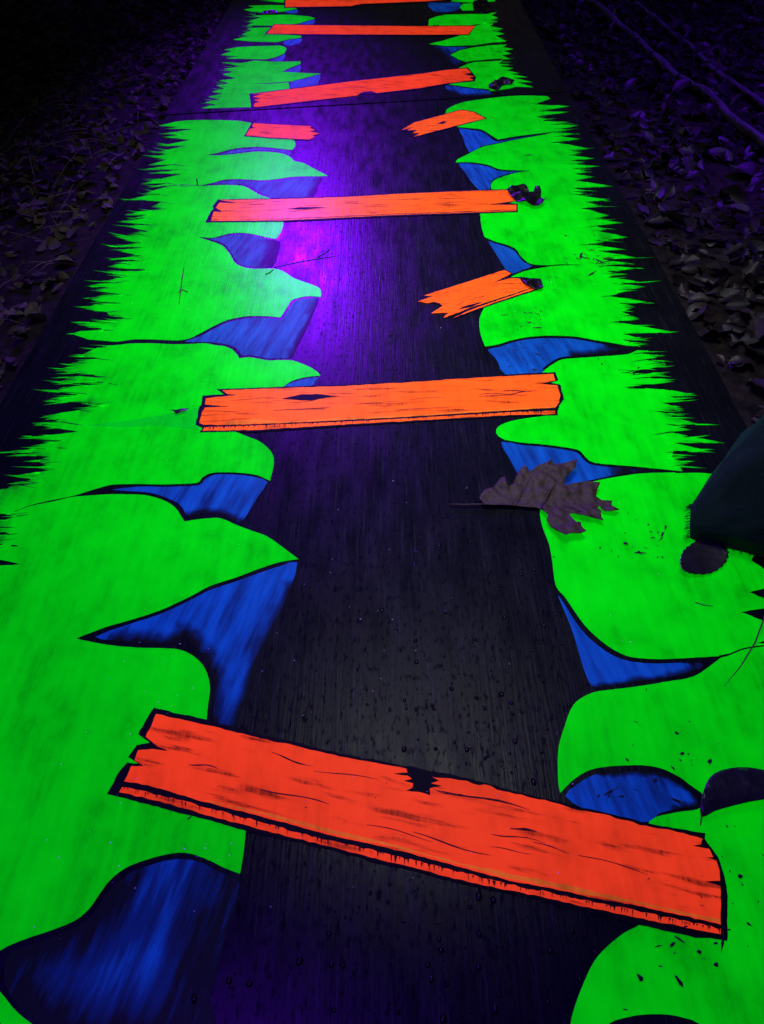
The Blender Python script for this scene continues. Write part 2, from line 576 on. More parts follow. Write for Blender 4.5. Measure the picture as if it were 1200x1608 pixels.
right_up_jag = jag([(864, 155), (839, 164), (896, 166.5), (843, 175), (896, 175.5), (837, 183), (860, 186), (852, 190), (895, 191.5), (862, 195.6), (910, 196.5), (884, 202), (898, 204), (869, 208),
    (907, 210), (874, 214), (914, 218), (863, 224), (890, 226.6), (928, 233.6), (889, 236), (916, 239), (894, 243), (935, 249), (895, 252), (919, 256), (898, 258), (944, 261), (899, 264.6),
    (928, 270.5), (899, 272), (935, 278), (902, 283), (964, 292.5), (897, 295), (925, 300), (898, 301), (930, 304), (902, 305.5), (957, 314), (917, 317), (949, 324), (912, 327), (958, 338),
    (931, 343.7), (981, 350), (933, 354), (954, 360), (940, 363), (988, 372.6), (950, 377), (953, 379), (921, 383), (985, 392), (937, 393.5), (1002, 405), (945, 407.5), (994, 414), (949, 416.5),
    (1007, 421.5), (953, 426), (975, 431), (950, 434.5), (1014, 443.5), (969, 444.5), (1015, 450.5), (966, 458), (985, 457), (956, 465), (1032, 476.7), (971, 475.8), (999, 482), (976, 489.5),
    (1006, 501), (967, 505), (1060, 521.7), (977, 524), (1021, 535.5), (977, 532.7), (1007, 544)], 'R')
green('painted_grass_bank', right_inner + right_up_jag[::-1], near_panel)
right_mid = (
    [(1001, 550)] + S([(992, 554), (980, 557), (940, 560), (900, 562.7), (881, 565), (868, 572), (857, 580), (845, 590)]) + [(830, 620)]
    + S([(868, 650), (855, 653), (828, 656.5), (804, 661), (785, 668), (779, 677), (783, 685), (793, 690.7)])
    + S([(793, 690.7), (820, 695), (847, 697), (879, 701), (900, 704.5), (911, 708), (919, 717), (927, 724), (943, 728), (980, 731), (1033, 736), (1072, 740)]))
right_mid_jag = jag([(1020, 551), (1008, 555.5), (1046, 558), (1013, 565), (1043, 566), (1047, 576), (1030, 577), (1000, 582), (988, 587), (1053, 584), (1035, 590), (1019, 593), (1060, 599), (1020, 604), (987, 608.5), (1050, 612), (1096, 621),
    (1046, 621), (1078, 629.5), (1040, 632.5), (1078, 643.5), (1019, 644.7), (1060, 650), (1053, 654), (1102, 667), (1044, 665.7), (1090, 676), (1047, 678), (1140, 696), (1055, 695), (1125, 711), (1058, 708),
    (1055, 719), (1083, 728), (1068, 733)], 'R')
green('painted_grass_bank', right_mid + right_mid_jag[::-1], near_panel)
wr = []
y = 0.20
rnd = random.Random(9)
while y < 0.60:
    wr += [('w', 0.545 + rnd.uniform(-.02, .025), y, 'G'), ('w', 0.485 + rnd.uniform(-.03, .02), y + rnd.uniform(.006, .012))]
    y += rnd.uniform(.022, .034)
right_low = (
    S([(1085, 742), (1047, 742), (1007, 743.5), (980, 747), (953, 751.5), (927, 757), (897, 763), (870, 776), (852, 795), (848, 807), (853, 830), (863, 857), (868, 887), (873, 920), (887, 937), (897, 952), (917, 980), (940, 1003), (967, 1022), (993, 1032), (1033, 1035), (1083, 1033), (1133, 1030)])
    + S([(1134, 1031), (1120, 1042), (1090, 1062), (1050, 1070), (1000, 1078), (960, 1083), (933, 1087), (910, 1098), (897, 1113), (887, 1140), (878, 1170), (876, 1200), (877, 1230), (880, 1245)])
    + S([(880, 1245), (900, 1225), (920, 1212), (943, 1205), (980, 1202), (1013, 1202), (1040, 1207), (1067, 1220), (1083, 1232), (1102, 1245)])
    + S([(1106, 1262), (1095, 1271), (1067, 1275), (1033, 1282), (1020, 1290)]) + [(1000, 1330), (985, 1400)]
    + S([(1010, 1446), (1000, 1455), (980, 1465), (953, 1487), (933, 1510), (917, 1543), (903, 1580), (896, 1608), (893, 1650)])
    + S([(920, 1660), (935, 1635), (957, 1607), (987, 1597), (1013, 1593), (1047, 1593), (1073, 1598), (1097, 1607), (1140, 1640), (1180, 1700)])
    + [('w', 0.36, 0.11), ('w', 0.50, 0.17)] + wr + [(1225, 985), (1163, 961), (1230, 950), (1176, 930), (1235, 915), (1180, 880), (1200, 840), (1160, 790), (1150, 745)])
green('painted_grass_bank', right_low, near_panel)

# --- far panel, left
for pts in [
    [(317, 170), (340, 164), (322, 161), (345, 156), (327, 152), (350, 147), (333, 144), (352, 139), (340, 134), (360, 131), (345, 126), (372, 123), (350, 117), (366, 113), (352, 108), (378, 104), (348, 98), (380, 99), (400, 95),
     (423, 96.5), (446, 97), (472, 96.2), (472, 100), (456, 106), (442, 112.5), (477, 114.6), (504, 115.6), (458, 127.5), (425, 130), (387, 131.7), (425, 131.5), (453, 129.5), (455, 139.5), (394, 149), (394, 168), (360, 169)],
    [(347, 86), (365, 80), (352, 78), (373, 74), (400, 72.5), (425, 72), (440, 71.5), (448, 74), (450, 78), (446, 84), (433, 89.6), (417, 93), (390, 92.5), (355, 92), (375, 89)],
    [(366, 62), (390, 57), (380, 54), (395, 48), (388, 44), (425, 43), (420, 54), (444, 54.6), (473, 56), (473, 59), (454, 61.5), (435, 66), (394, 65)],
    [(388, 40), (400, 35), (390, 34), (410, 27), (396, 25), (417, 23.5), (456, 23), (487, 26), (495, 29), (467, 37), (435, 40)],
    [(383, 15), (400, 12), (390, 9), (420, 8), (450, 8), (467, 14), (444, 18), (415, 20), (395, 18)],
    [(400, -6), (450, -10), (446, 4), (425, 2), (410, 0)]]:
    green('painted_grass_bank', pts, far_panel)
# --- far panel, right
for pts in [
    [(768, 140), (745, 138), (705, 132.5), (720, 129), (745, 126), (735, 107), (720, 107), (735, 100), (745, 97.5), (790, 95), (783, 100), (800, 101), (784, 104), (806, 107), (795, 110), (815, 115), (800, 116), (828, 121), (806, 122), (836, 129), (812, 129), (838, 137), (810, 136), (800, 139), (770, 143)],
    [(708, 86), (722, 79), (740, 75), (770, 71), (796, 70), (790, 74), (806, 77), (790, 80), (803, 84), (788, 87), (800, 92), (780, 92), (745, 95), (732, 97), (720, 93)],
    [(674, 69), (695, 64), (725, 55), (746, 41), (762, 36), (775, 37), (770, 41), (790, 45), (772, 48), (792, 53), (778, 56), (795, 65), (770, 67), (745, 71), (700, 72)],
    [(673, 36), (674, 30), (685, 26), (700, 23), (740, 22), (765, 22), (780, 19), (772, 24), (782, 28), (770, 31), (782, 34), (750, 38), (735, 40), (673, 41)],
    [(722, 11), (727, 6), (742, 5), (744, 16), (727, 16.5)],
    [(709, 2), (712, -8), (770, -10), (778, 2), (740, 4)]]:
    green('painted_grass_bank', pts, far_panel)

# --- blue cliff faces; soft = the stretch of outline where the brush runs out into black
def cliff(pts, mat, parent, soft=(), reach=0.03, z=Z_BLUE):
    raw = px_poly(pts, z)
    poly = S(raw, 2, True)
    soft_pts = [raw[i] for i in soft]
    edge = [(poly[i], poly[(i + 1) % len(poly)]) for i in range(len(poly))]

    def coat(x, y, i):
        c = 1.0
        for a, b in zip(soft_pts, soft_pts[1:]):
            c = min(c, seg_dist((x, y), a, b) / reach)
        return c
    span = max(p[1] for p in poly) - min(p[1] for p in poly)
    me = flat_mesh('painted_cliff_face', poly, z, max(0.006, span / 16), coat)
    return link('painted_cliff_face', me, mat, parent)


B = M_BLUE_L
cliff([(345, 242.5), (365, 236.5), (385, 234), (405, 233), (430, 234.5), (453, 237.5), (457, 243), (446, 240), (430, 237), (404, 236), (383, 238.5), (362, 241)], B, near_panel)
cliff([(335, 288), (352, 285), (372, 283.5), (392, 284.5), (412, 285.5), (435, 284), (455, 280.5), (478, 279), (507, 279), (499, 292), (490, 312), (430, 311), (412, 304), (400, 297), (388, 290.5), (373, 289)], B, near_panel, range(8, 11), .02)
cliff([(330, 375.5), (345, 373), (360, 369.5), (373, 368), (388, 368.5), (404, 371.5), (421, 375.5), (440, 379), (438, 395), (428, 420), (395, 419.5), (379, 415), (369, 407), (363, 396), (353, 384), (341, 378.5)], B, near_panel, range(7, 10), .04)
cliff([(290, 536.5), (313, 528.5), (330, 519.5), (348, 510), (364, 504.5), (385, 500.5), (405, 499), (426, 500), (442, 502), (447, 495), (455, 483), (461, 474), (473, 470), (486, 468.5), (501, 469), (493, 490), (480, 520), (467, 545), (458, 562), (442, 562), (422, 563), (405, 559.5), (390, 557.5), (380, 558.5), (376, 551), (368, 544.5), (354, 540.5), (338, 538), (320, 537)], B, near_panel, range(14, 19), .012)
cliff([(447, 607), (459, 601), (473, 596.5), (488, 593.5), (501, 592.5), (494, 600), (488, 606)], B, near_panel)
cliff([(176, 769), (219, 764), (250, 764.5), (280, 764), (312, 762), (321, 753.5), (331, 747.5), (343, 745), (363, 745), (384, 746.5), (404, 750), (420, 757), (405, 780), (390, 805), (379, 820), (368, 819), (355, 811), (342, 807), (326, 806), (307, 808), (294, 810), (289, 801), (281, 791), (265, 783), (240, 774.5), (219, 772)], B, near_panel, list(range(14, 21)), .012)
cliff([(150, 1000), (200, 981), (250, 965), (300, 942), (331, 926), (371, 913), (412, 898), (440, 889), (467, 883), (456, 925), (440, 965), (424, 1000), (408, 1040), (392, 1085), (378, 1120), (366, 1148), (336, 1140), (335, 1105), (336, 1078), (331, 1052), (321, 1032), (303, 1012), (290, 996), (278, 1008), (255, 1010), (215, 1009), (180, 1006)], B, near_panel, list(range(9, 27)), .016)
cliff([(10, 1502), (40, 1486), (85, 1470), (122, 1454), (147, 1434), (164, 1408), (180, 1389), (203, 1371), (231, 1360), (262, 1351), (290, 1349), (318, 1355), (350, 1372), (374, 1380), (374, 1400), (368, 1425), (360, 1450), (350, 1490), (340, 1530), (330, 1570), (320, 1640), (120, 1650), (60, 1612), (30, 1580), (8, 1548)], B, near_panel, list(range(13, 25)) + [0, 1, 2, 3, 4, 5], .08)
B = M_BLUE_R
cliff([(721, 202), (738, 204), (756, 206.5), (768, 214), (779, 222), (800, 219.2), (848, 211), (812, 217.8), (782, 224.2), (756, 229.5), (737, 239), (727, 215)], B, near_panel)
cliff([(720, 257), (738, 257), (765, 261), (781, 267.5), (799, 269.5), (820, 269), (811, 270), (787, 276), (772, 284), (769, 298), (755, 300), (740, 285), (730, 270)], B, near_panel)
cliff([(767, 379), (777, 382), (794, 387), (808, 394), (815, 403), (823, 412), (836, 418), (820, 424), (801, 431), (795, 425), (785, 408), (775, 392)], B, near_panel)
cliff([(766, 549), (783, 545), (803, 538.5), (824, 533.5), (846, 531.5), (867, 531), (900, 532), (934, 538), (960, 543), (983, 548.5), (970, 552), (938, 556.5), (903, 559), (880, 561), (866, 568), (853, 578), (847, 588), (794, 588), (783, 570), (774, 558)], B, near_panel, [8, 9, 10, 11, 12], .02)
cliff([(787, 694), (820, 699), (847, 701), (879, 705), (899, 708.5), (908, 712), (916, 721), (925, 728), (943, 732), (980, 735), (1020, 739.5), (1007, 741), (980, 744), (953, 748.5), (927, 754), (905, 758), (890, 764), (868, 776), (830, 776), (815, 748), (800, 720)], B, near_panel, [9, 10, 11, 12], .03)
cliff([(876, 935), (884, 945), (894, 961), (914, 990), (937, 1012), (964, 1030), (992, 1039), (1033, 1042), (1085, 1040), (1105, 1044), (1088, 1055), (1050, 1064), (1005, 1070), (960, 1077), (935, 1080), (925, 1070), (915, 1045), (905, 1010), (893, 975)], B, near_panel, [8, 9, 10, 11, 12, 13, 14], .006)
cliff([(888, 1250), (905, 1233), (925, 1220), (945, 1214), (980, 1210), (1013, 1210), (1039, 1215), (1063, 1228), (1080, 1240), (1094, 1252), (1094, 1266), (1067, 1270), (1035, 1277), (1020, 1290), (967, 1290), (920, 1272)], B, near_panel, [3, 4, 5, 6, 7, 8, 9, 10, 11], .005)
B = M_BLUE_L
cliff([(457, 129), (480, 123.5), (503, 117), (500, 128), (497, 134), (458, 140)], B, far_panel)
cliff([(447, 112), (460, 107), (472, 102), (471, 112), (458, 114)], B, far_panel)
cliff([(425, 94), (438, 90), (448, 85), (444, 95), (432, 96)], B, far_panel)
cliff([(444, 66), (456, 62.5), (474, 60.5), (470, 68), (452, 72)], B, far_panel)
cliff([(470, 37.5), (482, 34), (494, 31), (492, 38)], B, far_panel)
cliff([(446, 19), (457, 17), (467, 15.5), (466, 21)], B, far_panel)
B = M_BLUE_R
cliff([(700, 134), (730, 138), (768, 142.5), (765, 150), (725, 151), (706, 144)], B, far_panel, [3, 4, 5], .03)
cliff([(680, 73), (705, 74), (735, 74), (715, 80), (709, 88), (722, 96), (728, 99), (715, 104), (700, 92)], B, far_panel, [6, 7, 8, 0], .05)
cliff([(672, 4), (700, 5), (722, 4), (722, 14), (700, 19), (680, 17)], B, far_panel)


# --- black strokes on the green, thin line ends of the gaps
def stroke(px, widths, parent, mat=M_LINE, z=Z_STROKE, name='painted_line'):
    pts = [U(p[0], p[1], z) for p in px]
    Lp, Rp = [], []
    for i, p in enumerate(pts):
        a = pts[max(0, i - 1)]
        b = pts[min(len(pts) - 1, i + 1)]
        t = (b - a).normalized()
        nrm = Vector((-t.y, t.x, 0))
        w = widths[min(i, len(widths) - 1)] * 0.5
        Lp.append(p + nrm * w)
        Rp.append(p - nrm * w)
    co = [tuple(p) for p in Lp + Rp]
    n = len(pts)
    fs = [(i, i + 1, n + i + 1, n + i) for i in range(n - 1)]
    return co, fs


def mesh_of(name, parts, mat, parent=None, smooth=False):
    co, fs = [], []
    for c, f in parts:
        k = len(co)
        co += c
        fs += [tuple(i + k for i in q) for q in f]
    me = bpy.data.meshes.new(name)
    me.from_pydata(co, [], fs)
    me.validate()
    bm = bmesh.new()
    bm.from_mesh(me)
    if not smooth:
        for f in bm.faces:
            if f.normal.z < -0.5:
                f.normal_flip()
    bm.to_mesh(me)
    bm.free()
    if smooth:
        me.shade_smooth()
    return link(name, me, mat, parent)


mesh_of('painted_line', [stroke(S([(325, 290.5), (305, 291), (283, 290), (262, 292.5)]), [.004], near_panel)], M_LINE, near_panel)
mesh_of('painted_line', [stroke(S([(872, 206.5), (885, 204), (900, 203)]), [.003, .002], near_panel)], M_LINE, near_panel)
mesh_of('painted_line', [stroke(S([(1130, 1031), (1147, 1027), (1167, 1019), (1200, 1014), (1240, 1012)]), [.004, .003, .003, .002], near_panel)], M_LINE, near_panel)
mesh_of('painted_line', [stroke(S([(1060, 741.5), (1085, 741), (1110, 739)]), [.004], near_panel)], M_LINE, near_panel)

# wedge of shade left of the middle plank, painted in as darker green
green('painted_shadow_wash', [(312, 640), (313, 676), (250, 668), (190, 672), (130, 668), (200, 660), (262, 650)], near_panel, mat=M_SHADOW_GREEN, z=Z_STROKE)


def dry_brush(seq, side, parent, seed, mult=2):
    """thin loose bristle marks among the traced spikes: green ones outwards, black ones inwards"""
    rn = random.Random(seed)
    gs, ks = [], []
    sg = -1 if side == 'L' else 1
    pts = [p for p in seq if p[0] != 'w']
    for i in range(len(pts) - 1):
        for _ in range(mult):
            t = rn.random()
            x = pts[i][0] + (pts[i + 1][0] - pts[i][0]) * t
            y = pts[i][1] + (pts[i + 1][1] - pts[i][1]) * t
            sc = (y + 402) / 900.0
            ln = rn.uniform(8, 34) * sc
            sl = rn.uniform(-.16, .16) + (0.10 if y < 400 and side == 'L' else 0.0)
            w = rn.uniform(.0008, .0022)
            p = [(x + sg * ln * k, y + sl * ln * k * (1 if side == 'R' else -1)) for k in (0, .35, .7, 1.0)]
            if rn.random() < .55:
                gs.append(stroke([(x - sg * ln * .25, y)] + p[1:], [w * 1.3, w * 1.5, w, .0002], parent, z=Z_STROKE + .00012))
            else:
                q = [(x - sg * ln * k * .9, y + sl * ln * k) for k in (-.15, .3, .7, 1.0)]
                ks.append(stroke(q, [w * 1.2, w * 1.4, w * .9, .0002], parent, z=Z_STROKE))
    for parts, mat, nm in ((gs, M_GREEN, 'green_bristle_marks'), (ks, M_LINE, 'black_bristle_marks')):
        o = mesh_of(nm, parts, mat, parent)
        a = o.data.attributes.new('coat', 'FLOAT', 'POINT')
        for k in range(len(a.data)):
            a.data[k].value = (0.85, 0.62, 0.42, 0.30)[k % 4]
        o['kind'] = 'stuff'


dry_brush(left_mid_upper_jag, 'L', near_panel, 31)
dry_brush(left_low_jag, 'L', near_panel, 32)
dry_brush(right_up_jag, 'R', near_panel, 33)
dry_brush(right_mid_jag, 'R', near_panel, 34)
dry_brush([(330, 168), (340, 150), (350, 125), (362, 105), (368, 88), (380, 62), (392, 45), (398, 30), (400, 14)], 'L', far_panel, 35, 8)
dry_brush([(795, 137), (800, 120), (795, 104), (790, 90), (785, 70), (780, 50), (775, 32), (772, 20)], 'R', far_panel, 36, 8)


# ------------------------------------------------------------------ painted planks
def paint_poly(name, pts, z, mat, parent, coat=1.0):
    me = flat_mesh(name, wobble(px_poly(pts, z), 0.0012, 0.005, 5)[0], z, 0, (lambda x, y, i: coat))
    return link(name, me, mat, parent)


def along(a, b, t):
    return (a[0] + (b[0] - a[0]) * t, a[1] + (b[1] - a[1]) * t)


def plank(outline, faces, parent, grain_quad=None, n_grain=10, seed=1, mustard=None, holes=(), ticks=None, paint=None):
    o = paint_poly('painted_plank', outline, Z_OUT, M_LINE, parent)
    for i, f in enumerate(faces):
        paint_poly('plank_face' if i == 0 else 'plank_edge', f, Z_FACE, paint or M_ORANGE, o)
    if mustard:
        paint_poly('yellowed_brush_stroke', mustard, Z_FACE + .00015, M_MUSTARD, o)
    for h in holes:
        paint_poly('painted_crack', h, Z_MARK + .0001, M_LINE, o)
    if grain_quad:
        rn = random.Random(seed)
        tl, tr, br, bl = grain_quad
        parts = []
        for k in range(n_grain):
            u0 = rn.uniform(0.02, 0.86)
            ln = rn.uniform(0.04, 0.17)
            v0 = rn.uniform(0.08, 0.92)
            pts, ws = [], []
            ph, amp = rn.uniform(0, 6), rn.uniform(.008, .035)
            dv = rn.uniform(-.08, .08)
            nn = 7
            wmax = rn.choice([.0008, .001, .0013, .0018, .0026])
            for i in range(nn):
                t = i / (nn - 1)
                u = min(.985, u0 + ln * t)
                v = v0 + dv * t + amp * math.sin(ph + t * 5)
                v = min(.96, max(.04, v))
                pts.append(along(along(tl, tr, u), along(bl, br, u), v))
                ws.append(wmax * (math.sin(math.pi * min(1, .08 + .9 * t)) ** .8) * rn.uniform(.5, 1.1) + .0003)
            parts.append(stroke(pts, ws, o, z=Z_MARK))
        gobj = mesh_of('wood_grain', parts, M_GRAIN, o)
        gobj['kind'] = 'stuff'
    if ticks:
        rn = random.Random(seed + 50)
        top, bot, n = ticks
        parts = []
        for k in range(n):
            t = rn.random()
            i = t * (len(top) - 1)
            a = along(top[int(i)], top[min(len(top) - 1, int(i) + 1)], i % 1)
            b = along(bot[int(i)], bot[min(len(bot) - 1, int(i) + 1)], i % 1)
            q = along(a, b, rn.uniform(.25, 1.0))
            parts.append(stroke([a, q], [rn.uniform(.0006, .002), .0003], o, z=Z_MARK))
        gobj = mesh_of('edge_tick_marks', parts, M_LINE, o)
        gobj['kind'] = 'stuff'
    return o


def rough_edge(pts, amp, seed, step=9):
    """a hand-painted, slightly ragged version of a traced edge (pixels)"""
    rn = random.Random(seed)
    out = []
    for a, b in zip(pts, pts[1:]):
        L = math.hypot(b[0] - a[0], b[1] - a[1])
        n = max(1, int(L / step))
        for i in range(n):
            p = along(a, b, i / n)
            out.append((p[0], p[1] + (rn.uniform(-amp, amp) if i else 0)))
    out.append(pts[-1])
    return out


# nearest plank
top8 = [(245, 1121), (327, 1139), (400, 1157), (467, 1172), (533, 1188), (600, 1200), (638, 1207)]
notch8 = [(640, 1213), (617, 1215), (640, 1218), (647, 1223), (634, 1226), (649, 1230), (648, 1237), (637, 1242), (660, 1244), (676, 1249), (675, 1238), (695, 1234), (677, 1230), (690, 1226), (679, 1220)]
top8b = [(733, 1226), (800, 1244), (883, 1264), (967, 1285), (1033, 1301), (1094, 1314)]
right8 = [(1103, 1317), (1101, 1326), (1088, 1328), (1114, 1333), (1120, 1346), (1108, 1346), (1125, 1351), (1130, 1367), (1131, 1383), (1108, 1384), (1131, 1391), (1132, 1452)]
bot8 = [(1067, 1437), (1000, 1422), (933, 1410), (867, 1395), (800, 1383), (733, 1364), (667, 1346), (600, 1329), (533, 1315), (467, 1297), (400, 1279), (350, 1267), (300, 1253), (233, 1233), (195, 1227)]
left8 = [(200, 1218), (206, 1203), (226, 1203), (211, 1194), (217, 1178), (240, 1176), (264, 1179), (247, 1172), (229, 1157)]
face8 = rough_edge(top8, .8, 1) + notch8 + rough_edge(top8b, 2.2, 2) + right8 + rough_edge(bot8, .8, 3) + left8
out8 = [(242, 1111), (327, 1131), (400, 1151), (467, 1166), (533, 1183), (600, 1195), (733, 1221), (800, 1240), (883, 1260), (967, 1280), (1033, 1296), (1108, 1308), (1107, 1317), (1128, 1346), (1138, 1376), (1143, 1407), (1142, 1478),
        (1100, 1473), (1050, 1463), (1000, 1452), (967, 1442), (900, 1426), (833, 1409), (733, 1389), (667, 1371), (600, 1356), (533, 1337), (467, 1321), (400, 1308), (387, 1305), (333, 1289), (267, 1273), (213, 1258), (168, 1247), (187, 1212), (200, 1197), (217, 1199), (201, 1189), (215, 1170), (235, 1166), (217, 1153)]
e_top = [(192, 1236), (250, 1248), (333, 1270), (400, 1288), (467, 1307), (533, 1323), (600, 1339), (667, 1355), (733, 1372), (800, 1389), (867, 1402), (933, 1417), (1000, 1430), (1067, 1445), (1132, 1458)]
e_bot = [(187, 1244), (250, 1258), (333, 1282), (400, 1300), (467, 1317), (533, 1333), (600, 1351), (667, 1367), (733, 1384), (800, 1398), (867, 1412), (933, 1427), (1000, 1441), (1067, 1454), (1132, 1467)]
strip8 = rough_edge(e_top, 1.6, 4, 7) + rough_edge(e_bot[::-1], 1.0, 5)
must8 = [(320, 1256), (400, 1276), (467, 1294), (533, 1312), (600, 1326), (667, 1343), (733, 1361), (800, 1380), (867, 1392), (933, 1407), (1000, 1419), (1131, 1449), (1131, 1444), (1000, 1415), (867, 1385), (733, 1357), (600, 1321), (520, 1303), (430, 1279)]
plank(out8, [face8, strip8], near_panel, ((250, 1128), (1095, 1320), (1128, 1440), (205, 1222)), 13, 11, must8, ticks=(e_top, e_bot, 150), paint=M_RED)

# middle plank
out6 = [(340, 611), (442, 607.5), (530, 604.5), (640, 598.5), (727, 592), (813, 587), (872, 584), (877, 597), (865, 601), (880, 604), (886, 627), (879, 636), (876, 645), (876, 652), (820, 652.5), (740, 657), (640, 663), (530, 669), (405, 677.5), (313, 679), (318, 672), (307, 667), (313, 638), (316, 636), (318, 621), (352, 619)]
face6 = rough_edge([(349, 613), (442, 609.5), (530, 606.5), (640, 600.5), (727, 594.5), (813, 589.5), (869, 587)], .5, 7) + [(872, 597), (847, 603), (875, 605), (880, 621), (878, 632), (872, 640)] + rough_edge([(820, 643), (740, 648), (640, 654.5), (530, 660), (447, 664), (363, 667), (320, 667), (313, 664)], .6, 8) + [(317, 648), (322, 640), (360, 638.5), (322, 635), (323, 625.5), (372, 620), (358, 619)]
et6 = [(321, 671), (405, 668), (530, 662.5), (640, 657), (740, 651), (820, 646.6), (871, 645)]
eb6 = [(318, 676.5), (405, 675), (530, 667), (640, 661), (740, 655), (820, 651), (872, 650)]
must6 = [(350, 664), (400, 658), (447, 662), (530, 657.5), (640, 652), (740, 645.8), (820, 641), (871, 638), (872, 640), (820, 643), (740, 648), (640, 654.5), (530, 660), (447, 664), (363, 667)]
plank(out6, [face6, et6 + eb6[::-1]], near_panel, ((350, 615), (868, 590), (874, 636), (318, 662)), 15, 12, must6,
      [[(442, 626), (458, 622.5), (474, 619), (499, 618.5), (512, 620), (528, 622.5), (508, 625.5), (488, 629), (467, 628)]], (et6, eb6, 120))

# broken plank, right
face5 = [(680, 465), (666, 464), (792, 424), (803, 429.5), (775, 444), (800, 437), (816, 437), (821, 444), (834, 452), (770, 473), (737, 483.5), (720, 491), (696, 499), (705, 491), (677, 492), (695, 480), (690, 476), (682, 474), (672, 476), (656, 473.5)]
out5 = [(664, 463), (792, 422.5), (805, 429), (800, 435), (820, 435), (850, 439), (853, 452), (845, 455), (775, 478), (712, 500.5), (722, 490), (700, 499), (695, 480), (680, 475), (656, 474)]
s5 = [(835, 453), (840, 454.3), (774, 476), (711, 499.5), (738, 487), (772, 474.8)]
plank(out5, [face5, s5], near_panel, ((690, 460), (800, 432), (828, 448), (700, 486)), 7, 13, [(740, 481), (775, 470), (832, 451), (834, 452), (770, 473)],
      [[(716, 487), (735, 479), (762, 473), (740, 482)]])

# upper plank
face4 = [(345, 314), (433, 312.7), (550, 309), (620, 304.6), (730, 300), (796, 298.5), (811, 315), (768, 321.5), (811, 321.5), (811, 331), (730, 334), (620, 337.5), (550, 341), (446, 346), (331, 347), (336, 332), (350, 333), (339, 326), (345, 318), (372, 318.5)]
out4 = [(342, 313), (433, 311.3), (550, 307.8), (620, 303.3), (730, 298.5), (798, 297), (813, 315), (800, 318.5), (813, 320), (813, 333), (730, 336.3), (620, 339.5), (550, 343), (446, 348.3), (322, 349.5), (331, 332), (335, 328), (334, 324)]
plank(out4, [face4], near_panel, ((350, 316), (795, 302), (808, 326), (340, 342)), 14, 14, None,
      [[(450, 328), (470, 325.5), (495, 325), (512, 326), (490, 328), (470, 329)], [(332, 344), (446, 343.5), (550, 338.8), (620, 335.5), (730, 332), (808, 329.2), (808, 330), (730, 332.8), (620, 336.3), (550, 339.6), (446, 344.3)]])

# broken plank ends under the seam
plank([(396, 192), (425, 194), (490, 197), (496, 203), (503, 209.6), (492, 213), (488, 220), (462, 219.5), (425, 217.6), (383, 214.2), (390, 202)],
      [[(398, 193), (425, 195), (489, 198), (487, 201), (495, 204), (486, 206), (502, 209.6), (491, 212.7), (494, 215), (487, 219), (462, 218), (425, 216), (386, 212.5), (392, 202.5), (401, 201), (396, 199)]], near_panel,
      ((400, 196), (486, 200), (486, 216), (392, 210)), 6, 15, paint=M_RED)
plank([(724, 171.5), (745, 175), (765, 186), (741, 192.5), (702, 202.5), (649, 216), (658, 208), (630, 204.5), (650, 191.6), (686, 182)],
      [[(724, 172.7), (744, 176), (762, 186), (741, 191), (702, 201), (650, 214.6), (660, 208.5), (648, 209), (655, 204), (640, 204.5), (648, 200), (631, 204), (650, 192.6), (686, 183)]], near_panel,
      ((660, 193), (740, 177), (752, 186), (665, 208)), 6, 16, None, [[(686, 194), (696, 190), (703, 191), (695, 195)]])

# planks on the far panel
plank([(391, 147), (467, 137.5), (550, 126.8), (660, 114.5), (700, 108.5), (735, 105.7), (748, 121), (746, 127.5), (700, 132.5), (660, 139.5), (590, 147.5), (567, 148), (492, 159), (402, 169.5), (395, 169)],
      [[(396, 148), (412, 147.5), (397, 152), (410, 155), (398, 157), (408, 160), (400, 162), (398, 167), (402, 168), (492, 157.5), (560, 150), (570, 144), (583, 143), (592, 146), (660, 138), (700, 131), (744, 125.5), (736, 122), (745, 120), (728, 117), (740, 114), (733, 107.2), (700, 110), (660, 116), (550, 128), (467, 138.7)]], far_panel,
      ((400, 150), (732, 110), (742, 123), (402, 164)), 10, 17, paint=M_RED)
plank([(430, 37.5), (550, 39), (660, 40), (748, 39.5), (736, 55.3), (660, 55.7), (550, 55.3), (415, 54)],
      [[(431, 38.7), (550, 40.2), (660, 41.2), (746, 40.8), (735, 54), (660, 54.4), (550, 54), (419, 52.8)]], far_panel,
      ((432, 40), (742, 42), (735, 53), (422, 52)), 8, 18, paint=M_RED)
plank([(446, -12), (446, 12.6), (550, 11), (567, 7), (669, 3.2), (720, -1), (725, -14)],
      [[(448.5, -11), (448, 11), (550, 9.5), (567, 6), (669, 2), (718, -2), (722, -13)]], far_panel,
      ((452, -9), (715, -11), (712, -3), (452, 9)), 6, 19, paint=M_RED)

# ------------------------------------------------------------------ leaves and litter lying on the panels
M_OAK = leaf_material('wet_oak_leaf', (0.055, 0.027, 0.012), 0.65, 260, 1.0)
M_DARKLEAF = leaf_material('dark_wet_leaf', (0.009, 0.009, 0.011), 0.35)
M_LITTER = leaf_material('dead_leaf', (0.026, 0.015, 0.022), 0.5, 60, 0.15)
M_STALK = plain('dry_stalk', (0.05, 0.038, 0.022), 0.7, 0.4, 60)


def leaf_blade(name, pts, mat, parent, lift, z0=0.0025, grid=0.006, smooth=True, thick=0.0006, seed=1):
    """pts: outline in pixels; lift(u, v) gives height over the panel"""
    poly = px_poly(pts, z0 + 0.004)
    me = flat_mesh(name, poly, z0, grid, None, lift, seed=seed)
    o = link(name, me, mat, parent)
    s = o.modifiers.new('thickness', 'SOLIDIFY')
    s.thickness = thick
    s.offset = 1
    return o


